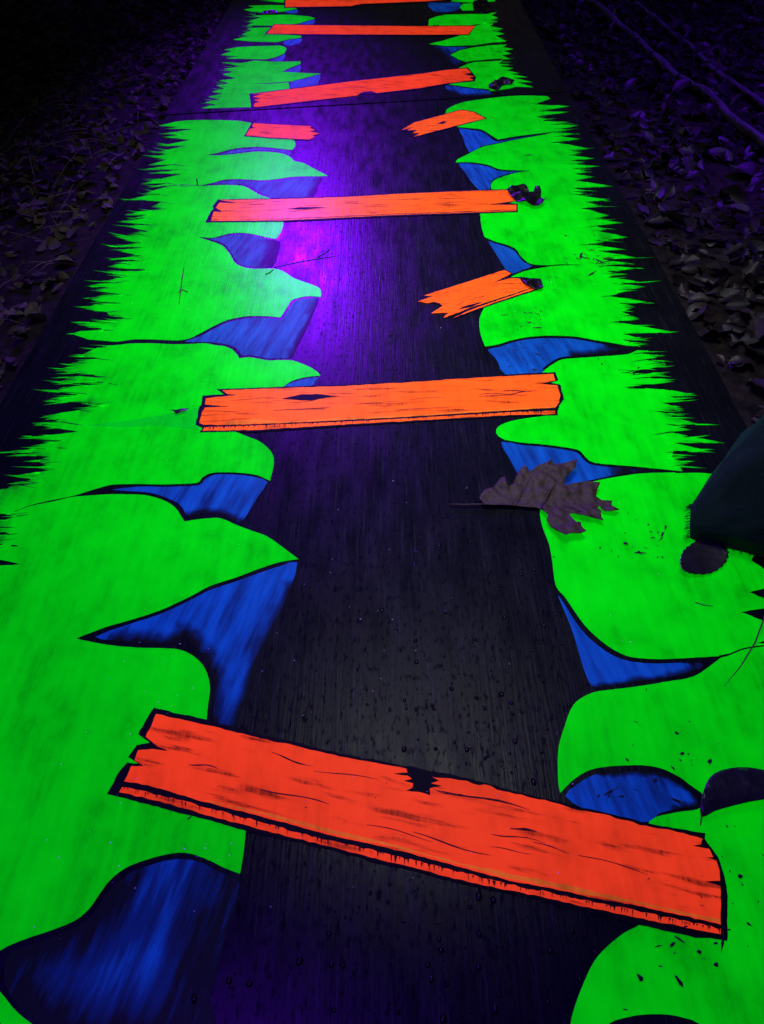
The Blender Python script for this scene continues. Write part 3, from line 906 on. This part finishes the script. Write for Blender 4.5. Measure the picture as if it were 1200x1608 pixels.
def tube(pts, radii, seg=6):
    co, fs = [], []
    for i, p in enumerate(pts):
        a = pts[max(0, i - 1)]
        b = pts[min(len(pts) - 1, i + 1)]
        t = (Vector(b) - Vector(a)).normalized()
        up = Vector((0, 0, 1)) if abs(t.z) < .9 else Vector((1, 0, 0))
        s = t.cross(up).normalized()
        u = s.cross(t)
        r = radii[min(i, len(radii) - 1)]
        for k in range(seg):
            an = 2 * math.pi * k / seg
            co.append(tuple(Vector(p) + s * math.cos(an) * r + u * math.sin(an) * r))
    n = len(pts)
    for i in range(n - 1):
        for k in range(seg):
            fs.append((i * seg + k, i * seg + (k + 1) % seg, (i + 1) * seg + (k + 1) % seg, (i + 1) * seg + k))
    fs.append(tuple(range(seg))[::-1])
    fs.append(tuple((n - 1) * seg + k for k in range(seg)))
    return co, fs


def px_tube(pts, r, z=0.0):
    if isinstance(r, (int, float)):
        r = [r]
    return tube([tuple(U(p[0], p[1], z + r[min(i, len(r) - 1)]) + Vector((0, 0, p[2] if len(p) > 2 else 0))) for i, p in enumerate(pts)], r)


def nz(x, y, s, k):
    return noise.noise(Vector((x * s, y * s, k)))


oak = thing('oak_leaf', 'large brown lobed oak leaf with a long stalk lying across the blue and green paint', 'leaf', U(850, 792))
oak_pts = [(752, 782), (760, 772), (775, 768), (785, 755), (792, 753), (797, 768), (805, 765), (812, 750), (820, 740), (826, 741), (830, 748), (838, 742), (845, 738), (858, 737), (864, 730), (868, 737), (880, 737), (890, 735), (904, 731), (902, 742), (895, 748),
           (886, 755), (886, 767), (895, 763), (920, 760), (942, 762), (937, 772), (936, 780), (945, 785), (962, 786), (960, 793), (973, 800), (965, 804), (950, 803), (944, 800), (942, 794), (938, 797), (943, 805), (944, 812), (948, 820), (935, 815), (915, 812), (900, 807), (894, 808),
           (897, 815), (905, 823), (912, 822), (912, 829), (920, 838), (910, 842), (895, 842), (887, 846), (878, 840), (865, 828), (858, 818), (860, 810), (852, 803), (845, 797), (800, 793), (760, 793)]
mid_y = U(850, 794).y


def oak_lift(x, y):
    d = y - mid_y
    up = max(0, d) * 0.18 + max(0, -d) * 0.10
    return max(0.0, 0.001 + up + 0.005 * nz(x, y, 75, 3) * min(1, abs(d) / .015) + 0.0022 * nz(x, y, 240, 5) + 0.002)


ob = leaf_blade('leaf_blade', oak_pts, M_OAK, None, oak_lift, 0.0025, 0.0035, seed=4)
st = mesh_of('leaf_stalk', [px_tube([(706, 792), (730, 792.5), (755, 792), (800, 793.5), (850, 795), (900, 791), (950, 793)], [.0011, .0013, .0013, .0012, .0010, .0007, .0004], 0.0035)], M_STALK, None, True)
veins = [px_tube([(850, 795), (868, 812), (885, 832)], [.0008, .0006, .0003], .008), px_tube([(885, 792), (915, 803), (938, 813)], [.0007, .0005, .0003], .009),
         px_tube([(850, 794), (868, 765), (895, 738)], [.0008, .0006, .0003], .012), px_tube([(805, 792), (820, 768), (835, 747)], [.0008, .0006, .0003], .016)]
ve = mesh_of('leaf_veins', veins, M_STALK, None, True)
for o in (ob, st, ve):
    o.parent = oak
    o.matrix_parent_inverse = Matrix.Translation(-oak.location)


def single_leaf(label, pts, mat, lift, group=None, grid=0.004, seed=1, name='fallen_leaf', stalk=None, smooth=True):
    P = smooth_line(pts, 2, True) if smooth else pts
    c = U(sum(p[0] for p in pts) / len(pts), sum(p[1] for p in pts) / len(pts))
    th = thing(name, label, 'leaf', c, group)
    o = leaf_blade('leaf_blade', P, mat, None, lift, seed=seed, grid=grid)
    kids = [o]
    if stalk:
        kids.append(mesh_of('leaf_stalk', [px_tube(stalk, [.0010, .0006], .002)], M_STALK, None, True))
    for k in kids:
        k.parent = th
        k.matrix_parent_inverse = Matrix.Translation(-c)
    return th


def crumple(cx, cy, h, s, k, base=0.001):
    c = U(cx, cy)

    def f(x, y):
        return max(0.0, base + h * (0.55 + 0.9 * nz(x, y, s, k)))
    return f


# serrated oval leaf under the cloth corner
oc = U(1105, 872)
ser = []
base_oval = smooth_line([(1067, 884), (1073, 865), (1090, 850), (1103, 844), (1133, 855), (1144, 868), (1138, 885), (1117, 898), (1087, 901), (1070, 896)], 5, True)
for i, p in enumerate(base_oval):
    k = 1.03 if i % 2 else 0.975
    ser.append((1105 + (p[0] - 1105) * k, 873 + (p[1] - 873) * k))
single_leaf('small dark oval leaf with a toothed edge tucked under the curled cloth', ser, M_DARKLEAF, lambda x, y: 0.001 + 14.0 * (x - oc.x) ** 2 * .25 + .0006 * nz(x, y, 150, 2), seed=6, smooth=False)
# arched dark leaf right of the nearest plank
ac = U(1165, 1245)
single_leaf('arched blackish leaf with a short stalk at the right edge above the nearest plank', [(1101, 1284), (1098, 1262), (1102, 1245), (1112, 1225), (1130, 1213), (1158, 1207), (1185, 1209), (1210, 1218), (1245, 1240), (1250, 1262), (1200, 1259), (1150, 1268), (1120, 1276)],
            M_DARKLEAF, lambda x, y: max(0.0, 0.001 + 0.010 * (1 - ((y - ac.y) / .035) ** 2) + .001 * nz(x, y, 120, 7)), seed=7, stalk=[(1103, 1275), (1100, 1296)])
single_leaf('curled dark purple leaf on the right end of the upper orange plank', [(796, 299), (810, 295), (822, 294), (828, 297), (833, 301.5), (838, 299), (840, 294), (846, 293), (850, 300), (849, 312), (854, 317), (857, 316), (852, 322), (846, 325), (838, 326), (825, 321), (812, 315), (803, 308)], M_DARKLEAF, crumple(826, 310, .012, 40, 11), seed=8, smooth=False)
single_leaf('dark leaf at the right end of the seam between the panels', [(767, 133), (780, 128), (790, 123), (800, 124), (808, 130), (803, 134), (797, 135), (788, 138), (780, 143), (768, 140)], M_DARKLEAF, crumple(788, 133, .012, 40, 13), seed=9, smooth=False)
single_leaf('dark leaf at the top of the far panel beside a small green patch', [(743, 6), (750, 1), (764, 2), (771, 11), (766, 19), (754, 23.6), (744, 21), (743, 13)], M_DARKLEAF, crumple(757, 12, .012, 30, 15), seed=10, smooth=False)
single_leaf('small dark leaf scrap on the top left green patch', [(411, 19), (418, 17), (427, 16.5), (437, 18.5), (432, 21), (424, 22.5), (414, 21.5)], M_DARKLEAF, crumple(425, 19, .008, 60, 17), seed=11)
single_leaf('black torn leaf covering the right end of the broken orange plank', [(816, 433), (822, 440), (836, 437), (848, 439), (851, 445), (853.5, 451), (849, 454), (841, 453.5), (832, 451), (824, 446)], M_DARKLEAF, crumple(836, 445, .007, 60, 19), seed=12, smooth=False)
single_leaf('tiny black leaf scrap on the green left of the middle plank', [(268, 644), (278, 643.5), (296, 640), (291, 644.5), (276, 649), (273, 645.5)], M_DARKLEAF, crumple(280, 645, .004, 60, 21), seed=13, smooth=False)


def single_stalk(label, lines, r, mat=M_STALK, name='twig'):
    c = U(*lines[0][len(lines[0]) // 2][:2])
    o = mesh_of(name, [px_tube(l, r) for l in lines], mat, None, True)
    o.data.transform(Matrix.Translation(-c))
    o.location = c
    return tag(o, label, 'twig')


single_stalk('short forked twig lying on the green left bank', [[(289, 420), (286, 437), (284, 455), (281, 478)], [(281, 459), (287, 455), (295, 459)]], [.0011, .0013, .0012, .0007])
single_stalk('thin dark twig in the violet glow on the black middle', [[(430, 420), (470, 411), (500, 406), (528, 402)], [(498, 404), (510, 398), (518, 391)]], [.0005, .0007, .0007, .0004])
single_stalk('long thin grass stalk leaning across the green at the right edge', [[(1215, 900, .02), (1200, 965, .012), (1184, 1012, .004), (1162, 1048, 0), (1137, 1078, 0)]], [.0010, .0010, .0009, .0007, .0004])
single_stalk('tiny straight stalk on the green right bank below the oval leaf', [[(1092, 946), (1105, 950), (1120, 952)]], [.0009, .0008, .0005])
single_stalk('tiny black splinter standing on the thin line of the upper left bank', [[(309, 281), (310, 286), (310, 291)]], [.0018, .0016, .0014], M_DIRT)
single_stalk('tiny splinter at the edge of the pale green lobe in the violet glow', [[(417, 431), (424, 428), (430, 423)]], [.0012, .0011, .0008], M_DIRT)

# ------------------------------------------------------------------ dirt flecks, lint and water drops
rnd = random.Random(21)


def fleck(cx, cy, r, z, rnd, elong=None):
    c = U(cx, cy, z)
    n = rnd.randint(5, 8)
    a0 = rnd.uniform(-1.3, 1.3)
    e = elong or rnd.choice([1.0, 1.4, 2.0, 3.5, 6.0])
    co, fs = [], []
    for k in range(n):
        an = 2 * math.pi * k / n
        rr = r * rnd.uniform(.45, 1.15)
        x, y = math.cos(an) * rr * e * .6, math.sin(an) * rr * .6
        co.append((c.x + x * math.cos(a0) - y * math.sin(a0), c.y + x * math.sin(a0) + y * math.cos(a0), z))
    co.append((c.x, c.y, z + r * .35))
    for k in range(n):
        fs.append((k, (k + 1) % n, n))
    return co, fs


flecks = []
for (cx, cy, sx, sy, n, r) in [(1015, 845, 30, 30, 30, .0022), (985, 868, 35, 20, 14, .0026), (1035, 830, 12, 16, 14, .0026), (838, 500, 24, 16, 34, .0030), (815, 490, 30, 14, 16, .0028), (860, 440, 14, 8, 14, .003), (915, 395, 24, 14, 30, .0045), (935, 410, 18, 10, 18, .005),
                              (940, 570, 40, 12, 7, .003), (820, 558, 26, 18, 20, .003), (1050, 1160, 60, 50, 18, .0022), (1080, 1190, 25, 30, 8, .003), (1160, 1400, 35, 60, 16, .0026), (1110, 1500, 40, 40, 12, .003), (1005, 1540, 60, 40, 4, .003), (790, 30, 30, 20, 5, .006), (745, 30, 25, 4, 4, .008), (770, 75, 30, 12, 6, .008), (700, 40, 30, 3, 3, .006),
                              (123, 982, 100, 100, 3, .0012), (860, 200, 30, 30, 4, .004), (975, 1240, 60, 20, 16, .003), (1000, 1390, 100, 40, 10, .0016), (500, 1250, 160, 40, 8, .0016)]:
    for k in range(n):
        flecks.append(fleck(cx + rnd.gauss(0, sx * .75), cy + rnd.gauss(0, sy * .75), r * rnd.choice([.2, .25, .35, .5, .7, 1.1]), 0.0022, rnd))
for (cx, cy, r) in [(1005, 1535, .0050), (1162, 1376, .0045), (985, 1193, .0035), (1063, 1151, .0040), (1072, 1183, .0050), (1115, 1195, .0050), (1175, 1450, .0045), (1098, 1494, .004), (1125, 1515, .0040), (982, 853, .0045), (1003, 866, .003), (870, 874, .0022), (533, 436, .0035), (505, 520, .004), (945, 571, .004)]:
    flecks.append(fleck(cx, cy, r, 0.0022, rnd, 1.3))
fo = mesh_of('dirt_flecks', flecks, M_DIRT)
tag(fo, 'dark flecks of dirt scattered over the green banks', 'dirt', kind='stuff')

M_LINT = plain('pale_lint', (0.75, 0.8, 0.85), 0.8, 0.2, 60)
lint = []
for (cx, cy, sx, sy, n) in [(180, 1350, 150, 120, 18), (250, 1070, 60, 60, 10), (330, 1330, 60, 30, 8), (150, 1150, 130, 120, 10), (340, 420, 60, 60, 26), (400, 470, 60, 30, 24), (250, 380, 70, 60, 14), (330, 230, 60, 40, 8), (420, 360, 15, 10, 10), (300, 640, 80, 60, 5), (500, 1100, 250, 120, 30), (650, 1300, 250, 120, 22), (560, 870, 180, 120, 14), (900, 620, 200, 200, 8), (980, 1000, 140, 60, 6)]:
    for k in range(n):
        lint.append(fleck(cx + rnd.gauss(0, sx * .6), cy + rnd.gauss(0, sy * .6), rnd.uniform(.0004, .0013), 0.0023, rnd, rnd.uniform(1, 2)))
lo_ = mesh_of('lint_specks', lint, M_LINT)
tag(lo_, 'tiny pale specks of lint and dust on the paint', 'lint', kind='stuff')

m, nt, N, L, b = nodes('water')
b.inputs['Base Color'].default_value = (0.004, 0.004, 0.006, 1)
b.inputs['Roughness'].default_value = 0.04
b.inputs['IOR'].default_value = 1.33
M_WATER = m


def drop(cx, cy, r, rnd):
    c = U(cx, cy)
    seg, rings = 9, 3
    co, fs = [], []
    e, an0 = rnd.uniform(.8, 1.6), rnd.uniform(0, 3)
    e_ = rnd.uniform(1.0, 1.7)
    for j in range(rings):
        ph = (math.pi / 2) * j / rings
        for k in range(seg):
            a = 2 * math.pi * k / seg
            w = 1 + .12 * math.sin(2 * a + an0)
            co.append((c.x + math.cos(a) * math.cos(ph) * r * w, c.y + math.sin(a) * math.cos(ph) * r * w * e_, 0.0004 + math.sin(ph) * r * .55))
    co.append((c.x, c.y, 0.0004 + r * .55))
    for j in range(rings - 1):
        for k in range(seg):
            fs.append((j * seg + k, j * seg + (k + 1) % seg, (j + 1) * seg + (k + 1) % seg, (j + 1) * seg + k))
    for k in range(seg):
        fs.append(((rings - 1) * seg + k, (rings - 1) * seg + (k + 1) % seg, rings * seg))
    return co, fs


black_zone = [(470, 900), (560, 850), (700, 800), (840, 850), (870, 940), (905, 1070), (880, 1130), (870, 1235), (640, 1195), (420, 1150)]
black_zone2 = [(420, 1320), (700, 1395), (960, 1450), (900, 1560), (880, 1620), (350, 1620), (360, 1480)]
drops = []
for k in range(520):
    if rnd.random() < .62:
        x, y = rnd.gauss(780, 110), rnd.uniform(800, 1240)
        if not inside((x, y), black_zone):
            continue
    else:
        x, y = rnd.gauss(700, 190), rnd.uniform(1330, 1620)
        if not inside((x, y), black_zone2):
            continue
    drops.append(drop(x, y, rnd.choice([.0006, .0008, .0008, .001, .0012, .0016, .0022]) * rnd.uniform(.8, 1.2), rnd))
for (x, y, r) in [(838, 1228, .0045), (893, 1108, .004), (693, 1492, .005), (752, 1408, .005), (775, 1413, .0042), (778, 1585, .0048), (470, 1510, .005), (392, 1545, .0045), (305, 1568, .005), (360, 1540, .0045), (672, 1515, .004), (935, 1496, .0035), (625, 1590, .004), (696, 1600, .005)]:
    drops.append(drop(x, y, r * .6, rnd))
do = mesh_of('water_drops', drops, M_WATER, None, True)
tag(do, 'rain drops beaded on the black painted middle of the near panel', 'water drops', kind='stuff')

# ------------------------------------------------------------------ curled cloth corner at the right
m, nt, N, L, b = nodes('dark_canvas')
wv = tex_noise(nt, 900, (1, 1, 1), 2)
L.new(ramp(nt, tex_noise(nt, 18, (1, 1, 1), 4), [(0.3, (0.002, 0.011, 0.008)), (0.7, (0.005, 0.024, 0.015))]), b.inputs['Base Color'])
b.inputs['Roughness'].default_value = 0.75
b.inputs['Sheen Weight'].default_value = 0.06
b.inputs['Sheen Roughness'].default_value = 0.35
b.inputs['Sheen Tint'].default_value = (0.3, 0.9, 1.0, 1)
b.inputs['Specular IOR Level'].default_value = 0.15
bump(nt, b, math_node(nt, 'ADD', wv, tex_noise(nt, 1.0, (70, 260, 200), 4)), 0.7, 0.002)
M_CANVAS = m
cc = Vector((0.5, 0.76, 0))
cloth = thing('curled_cloth_corner', 'dark frayed corner of cloth curled up over the right green bank', 'cloth', cc)
co, fs = [], []
NS, NA = 40, 28
PROF = smooth_line([(-1.0, 0.0), (-1.04, 0.22), (-0.98, 0.48), (-0.82, 0.62), (-0.45, 0.80), (0.05, 0.97), (0.4, 0.98), (0.75, 0.75), (0.95, 0.35), (1.0, 0.0)], 10)


def prof(u):
    i = u * (len(PROF) - 1)
    return along(PROF[int(i)], PROF[min(len(PROF) - 1, int(i) + 1)], i % 1)


rows = []
for i in range(NS + 1):
    t = i / NS
    x = 0.432 + 0.40 * t
    k = 1 - math.exp(-t * 9.0)
    half = 0.022 + 0.03 * k + 0.22 * t
    hgt = 0.034 + 0.022 * k + 0.26 * t
    cy = 0.742 + 0.008 * k + 0.16 * t
    for j in range(NA + 1):
        u = j / NA
        py_, pz_ = prof(u)
        w = 1 + .09 * nz(x, j * .03, 14, 3) + .05 * nz(x * 1.5, j * .09, 26, 6) + .035 * math.sin(x * 75 + j * .55)
        yy = cy + py_ * half * w
        nose = -0.014 * (1 - k) * math.sin(math.pi * u)
        zz = 0.003 + hgt * pz_ * w + .003 * nz(x, yy, 25, 8) + .0012 * nz(x, yy, 90, 2)
        co.append((x + nose + .010 * (2 * u - 1) * (1 - t), yy, max(.003, zz)))
for i in range(NS):
    for j in range(NA):
        p = i * (NA + 1) + j
        fs.append((p, p + NA + 1, p + NA + 2, p + 1))
# the end cap turned under at the nose
cap = len(co)
co.append((0.437, 0.745, 0.016))
for j in range(NA):
    fs.append((j, j + 1, cap))
cb = mesh_of('cloth_sheet', [(co, fs)], M_CANVAS, None, True)
sm = cb.modifiers.new('thickness', 'SOLIDIFY')
sm.thickness = 0.002
fr = []
rn = random.Random(3)
for k in range(150):
    j = rn.randint(1, NA - 4)
    if k < 100:
        p = Vector(co[j])
        d = Vector((-1, rn.uniform(-.5, .3), -.45))
    else:
        i = rn.randint(2, 13)
        p = Vector(co[i * (NA + 1)])
        d = Vector((rn.uniform(-.4, .4), -1, rn.uniform(-.1, .2)))
    ln = rn.uniform(.003, .009)
    q = p + d.normalized() * ln
    q.z = max(.0015, q.z)
    fr.append(tube([tuple(p), tuple((p + q) / 2 + Vector((0, 0, .0006))), tuple(q)], [.0005, .0004, .0002], 4))
fb = mesh_of('frayed_threads', fr, M_CANVAS, None, True)
fb['kind'] = 'stuff'
for o in (cb, fb):
    o.parent = cloth
    o.matrix_parent_inverse = Matrix.Translation(-cc)

# ------------------------------------------------------------------ leaf litter either side
def leaf_template(kind, rn):
    """a small curled dead leaf, length about 1, base at -0.5"""
    n = 7
    co, fs = [], []
    curl = rn.uniform(.25, 1.1)
    bend = rn.uniform(-.5, .9)
    wid = rn.uniform(.26, .42) if kind == 0 else rn.uniform(.2, .3)
    for i in range(n):
        t = i / (n - 1)
        w = wid * math.sin(math.pi * min(.985, .04 + .94 * t)) ** .8
        if kind == 1:
            w *= 1 + .30 * (1 if i % 2 else -.5)
        y = t - .5
        for k, s in enumerate((-1, -.5, 0, .5, 1)):
            z = curl * (abs(s) * w) ** 1.5 * 1.2 + bend * (y * y) + .05 * nz(s, t, 4, curl * 9)
            co.append((s * w, y, z))
    for i in range(n - 1):
        for k in range(4):
            p = i * 5 + k
            fs.append((p, p + 1, p + 6, p + 5))
    return co, fs


def ground_z(x, y):
    d = max(0, abs(x + 0.02) - 0.66)
    k = min(1, d / 0.25)
    return -0.0125 + k * (0.018 * noise.noise(Vector((x * 3, y * 3, 1))) + 0.010 * noise.noise(Vector((x * 11, y * 11, 4))) + 0.02 * min(1, d))


rn = random.Random(77)
temps = [leaf_template(i % 3 == 0 and 1 or 0, rn) for i in range(10)]


def litter(name, n, xr, yr, size, mat, label, cat):
    parts = []
    for k in range(n):
        x, y = rn.uniform(*xr), rn.uniform(*yr)
        s = rn.uniform(*size)
        c, f = temps[k % len(temps)]
        M = Matrix.Translation((x, y, ground_z(x, y) + rn.uniform(.004, .016))) @ Matrix.Rotation(rn.uniform(0, 6.28), 4, 'Z') @ Matrix.Rotation(rn.gauss(0, .35), 4, 'X') @ Matrix.Rotation(rn.gauss(0, .35) + (math.pi if rn.random() < .35 else 0), 4, 'Y') @ Matrix.Scale(s, 4)
        parts.append(([tuple(M @ Vector(v)) for v in c], f))
    o = mesh_of(name, parts, mat, None, True)
    return tag(o, label, cat, kind='stuff')


M_LITTER_L = leaf_material('dull_leaf_litter', (0.070, 0.056, 0.034), 0.8, 60, 1.0)
litter('leaf_litter', 5200, (0.60, 2.0), (0.5, 4.7), (.018, .058), M_LITTER, 'dense dead leaf litter on the ground right of the panels', 'leaf litter')
litter('leaf_litter', 6500, (-2.0, -0.65), (0.6, 4.7), (.014, .045), M_LITTER_L, 'dim leaf litter on the ground left of the panels', 'leaf litter')

# single leaves that can be picked out on the right
tm = []
for i, (c, f) in enumerate(temps):
    me = bpy.data.meshes.new('dead_leaf')
    me.from_pydata(c, [], f)
    me.shade_smooth()
    me.materials.append(M_LITTER)
    tm.append(me)
placed = []
k = 0
while k < 150:
    px, py = rn.uniform(880, 1200), rn.uniform(20, 700)
    p = U(px, py)
    if p.x < 0.64 or p.x > 2.2:
        continue
    o = bpy.data.objects.new('dead_leaf', tm[k % len(tm)])
    col.objects.link(o)
    s = rn.choice([.025, .03, .04, .05, .065]) * rn.uniform(.85, 1.15)
    o.location = (p.x, p.y, ground_z(p.x, p.y) + rn.uniform(.012, .028))
    o.rotation_euler = (rn.gauss(0, .4), rn.gauss(0, .4) + (math.pi if rn.random() < .3 else 0), rn.uniform(0, 6.28))
    o.scale = (s, s, s)
    tag(o, 'dead leaf on top of the dark litter right of the panels', 'leaf', 'dead leaves on the litter right of the panels')
    k += 1

# dry stalks and grass on the left
parts = []
for k in range(1500):
    x, y = rn.uniform(-2.4, -0.68), rn.uniform(.5, 5.0)
    a = rn.uniform(0, 6.28)
    ln = rn.uniform(.03, .16)
    z = ground_z(x, y) + .014
    p0 = Vector((x, y, z))
    d = Vector((math.cos(a), math.sin(a), rn.uniform(0, .35)))
    p1 = p0 + d * ln * .5 + Vector((0, 0, .006))
    p2 = p0 + d * ln
    if p2.x > -.65:
        continue
    parts.append(tube([tuple(p0), tuple(p1), tuple(p2)], [.0009, .0008, .0004], 4))
so = mesh_of('dry_grass_stalks', parts, plain('dry_grass', (0.15, 0.125, 0.08), .7, .5, 20), None, True)
tag(so, 'thin dry grass stalks strewn over the dark ground left of the panels', 'grass', kind='stuff')


# ------------------------------------------------------------------ fallen branches along the right side
def branch(label, pts, r, seed, wob):
    rr = random.Random(seed)
    P, R_ = [], []
    n = 60
    line = smooth_line([(p[0], p[1]) for p in pts], 40)
    for i in range(n):
        q = line[int(i * (len(line) - 1) / (n - 1))]
        P.append((q[0] + wob * nz(q[0], q[1], 5, seed), q[1], ground_z(q[0], q[1]) + r * 1.05 + wob * nz(q[1], q[0], 4, seed + 3)))
        R_.append(r * (1 + .22 * nz(q[0], q[1], 12, seed + 7)))
    c, f = tube(P, R_, 14)
    c = [tuple(Vector(v) + Vector((nz(v[0] * 2, v[1], 30, v[2] * 20 + seed), 0, nz(v[1], v[0], 40, seed + v[2] * 20))) * r * .12) for v in c]
    o = mesh_of('fallen_branch', [(c, f)], M_BARK, None, True)
    return tag(o, label, 'branch', 'fallen branches along the path')


m, nt, N, L, b = nodes('bark')
L.new(ramp(nt, tex_noise(nt, 1.0, (60, 9, 60), 6), [(0.3, (0.05, 0.04, 0.06)), (0.7, (0.20, 0.16, 0.22))]), b.inputs['Base Color'])
b.inputs['Roughness'].default_value = 0.6
bump(nt, b, tex_noise(nt, 1.0, (110, 12, 110), 5), 0.8, 0.004)
M_BARK = m
branch('rough fallen branch nearest the litter, along the right side of the path', [(1.04, 1.8), (1.02, 2.15), (0.985, 2.65), (0.925, 3.2), (0.864, 3.77), (0.80, 4.4)], .013, 4, .002)
branch('straight slender fallen branch farther right, parallel to the path', [(1.16, 2.0), (1.12, 2.47), (1.09, 3.2), (1.06, 3.9), (1.04, 4.6)], .010, 9, .001)
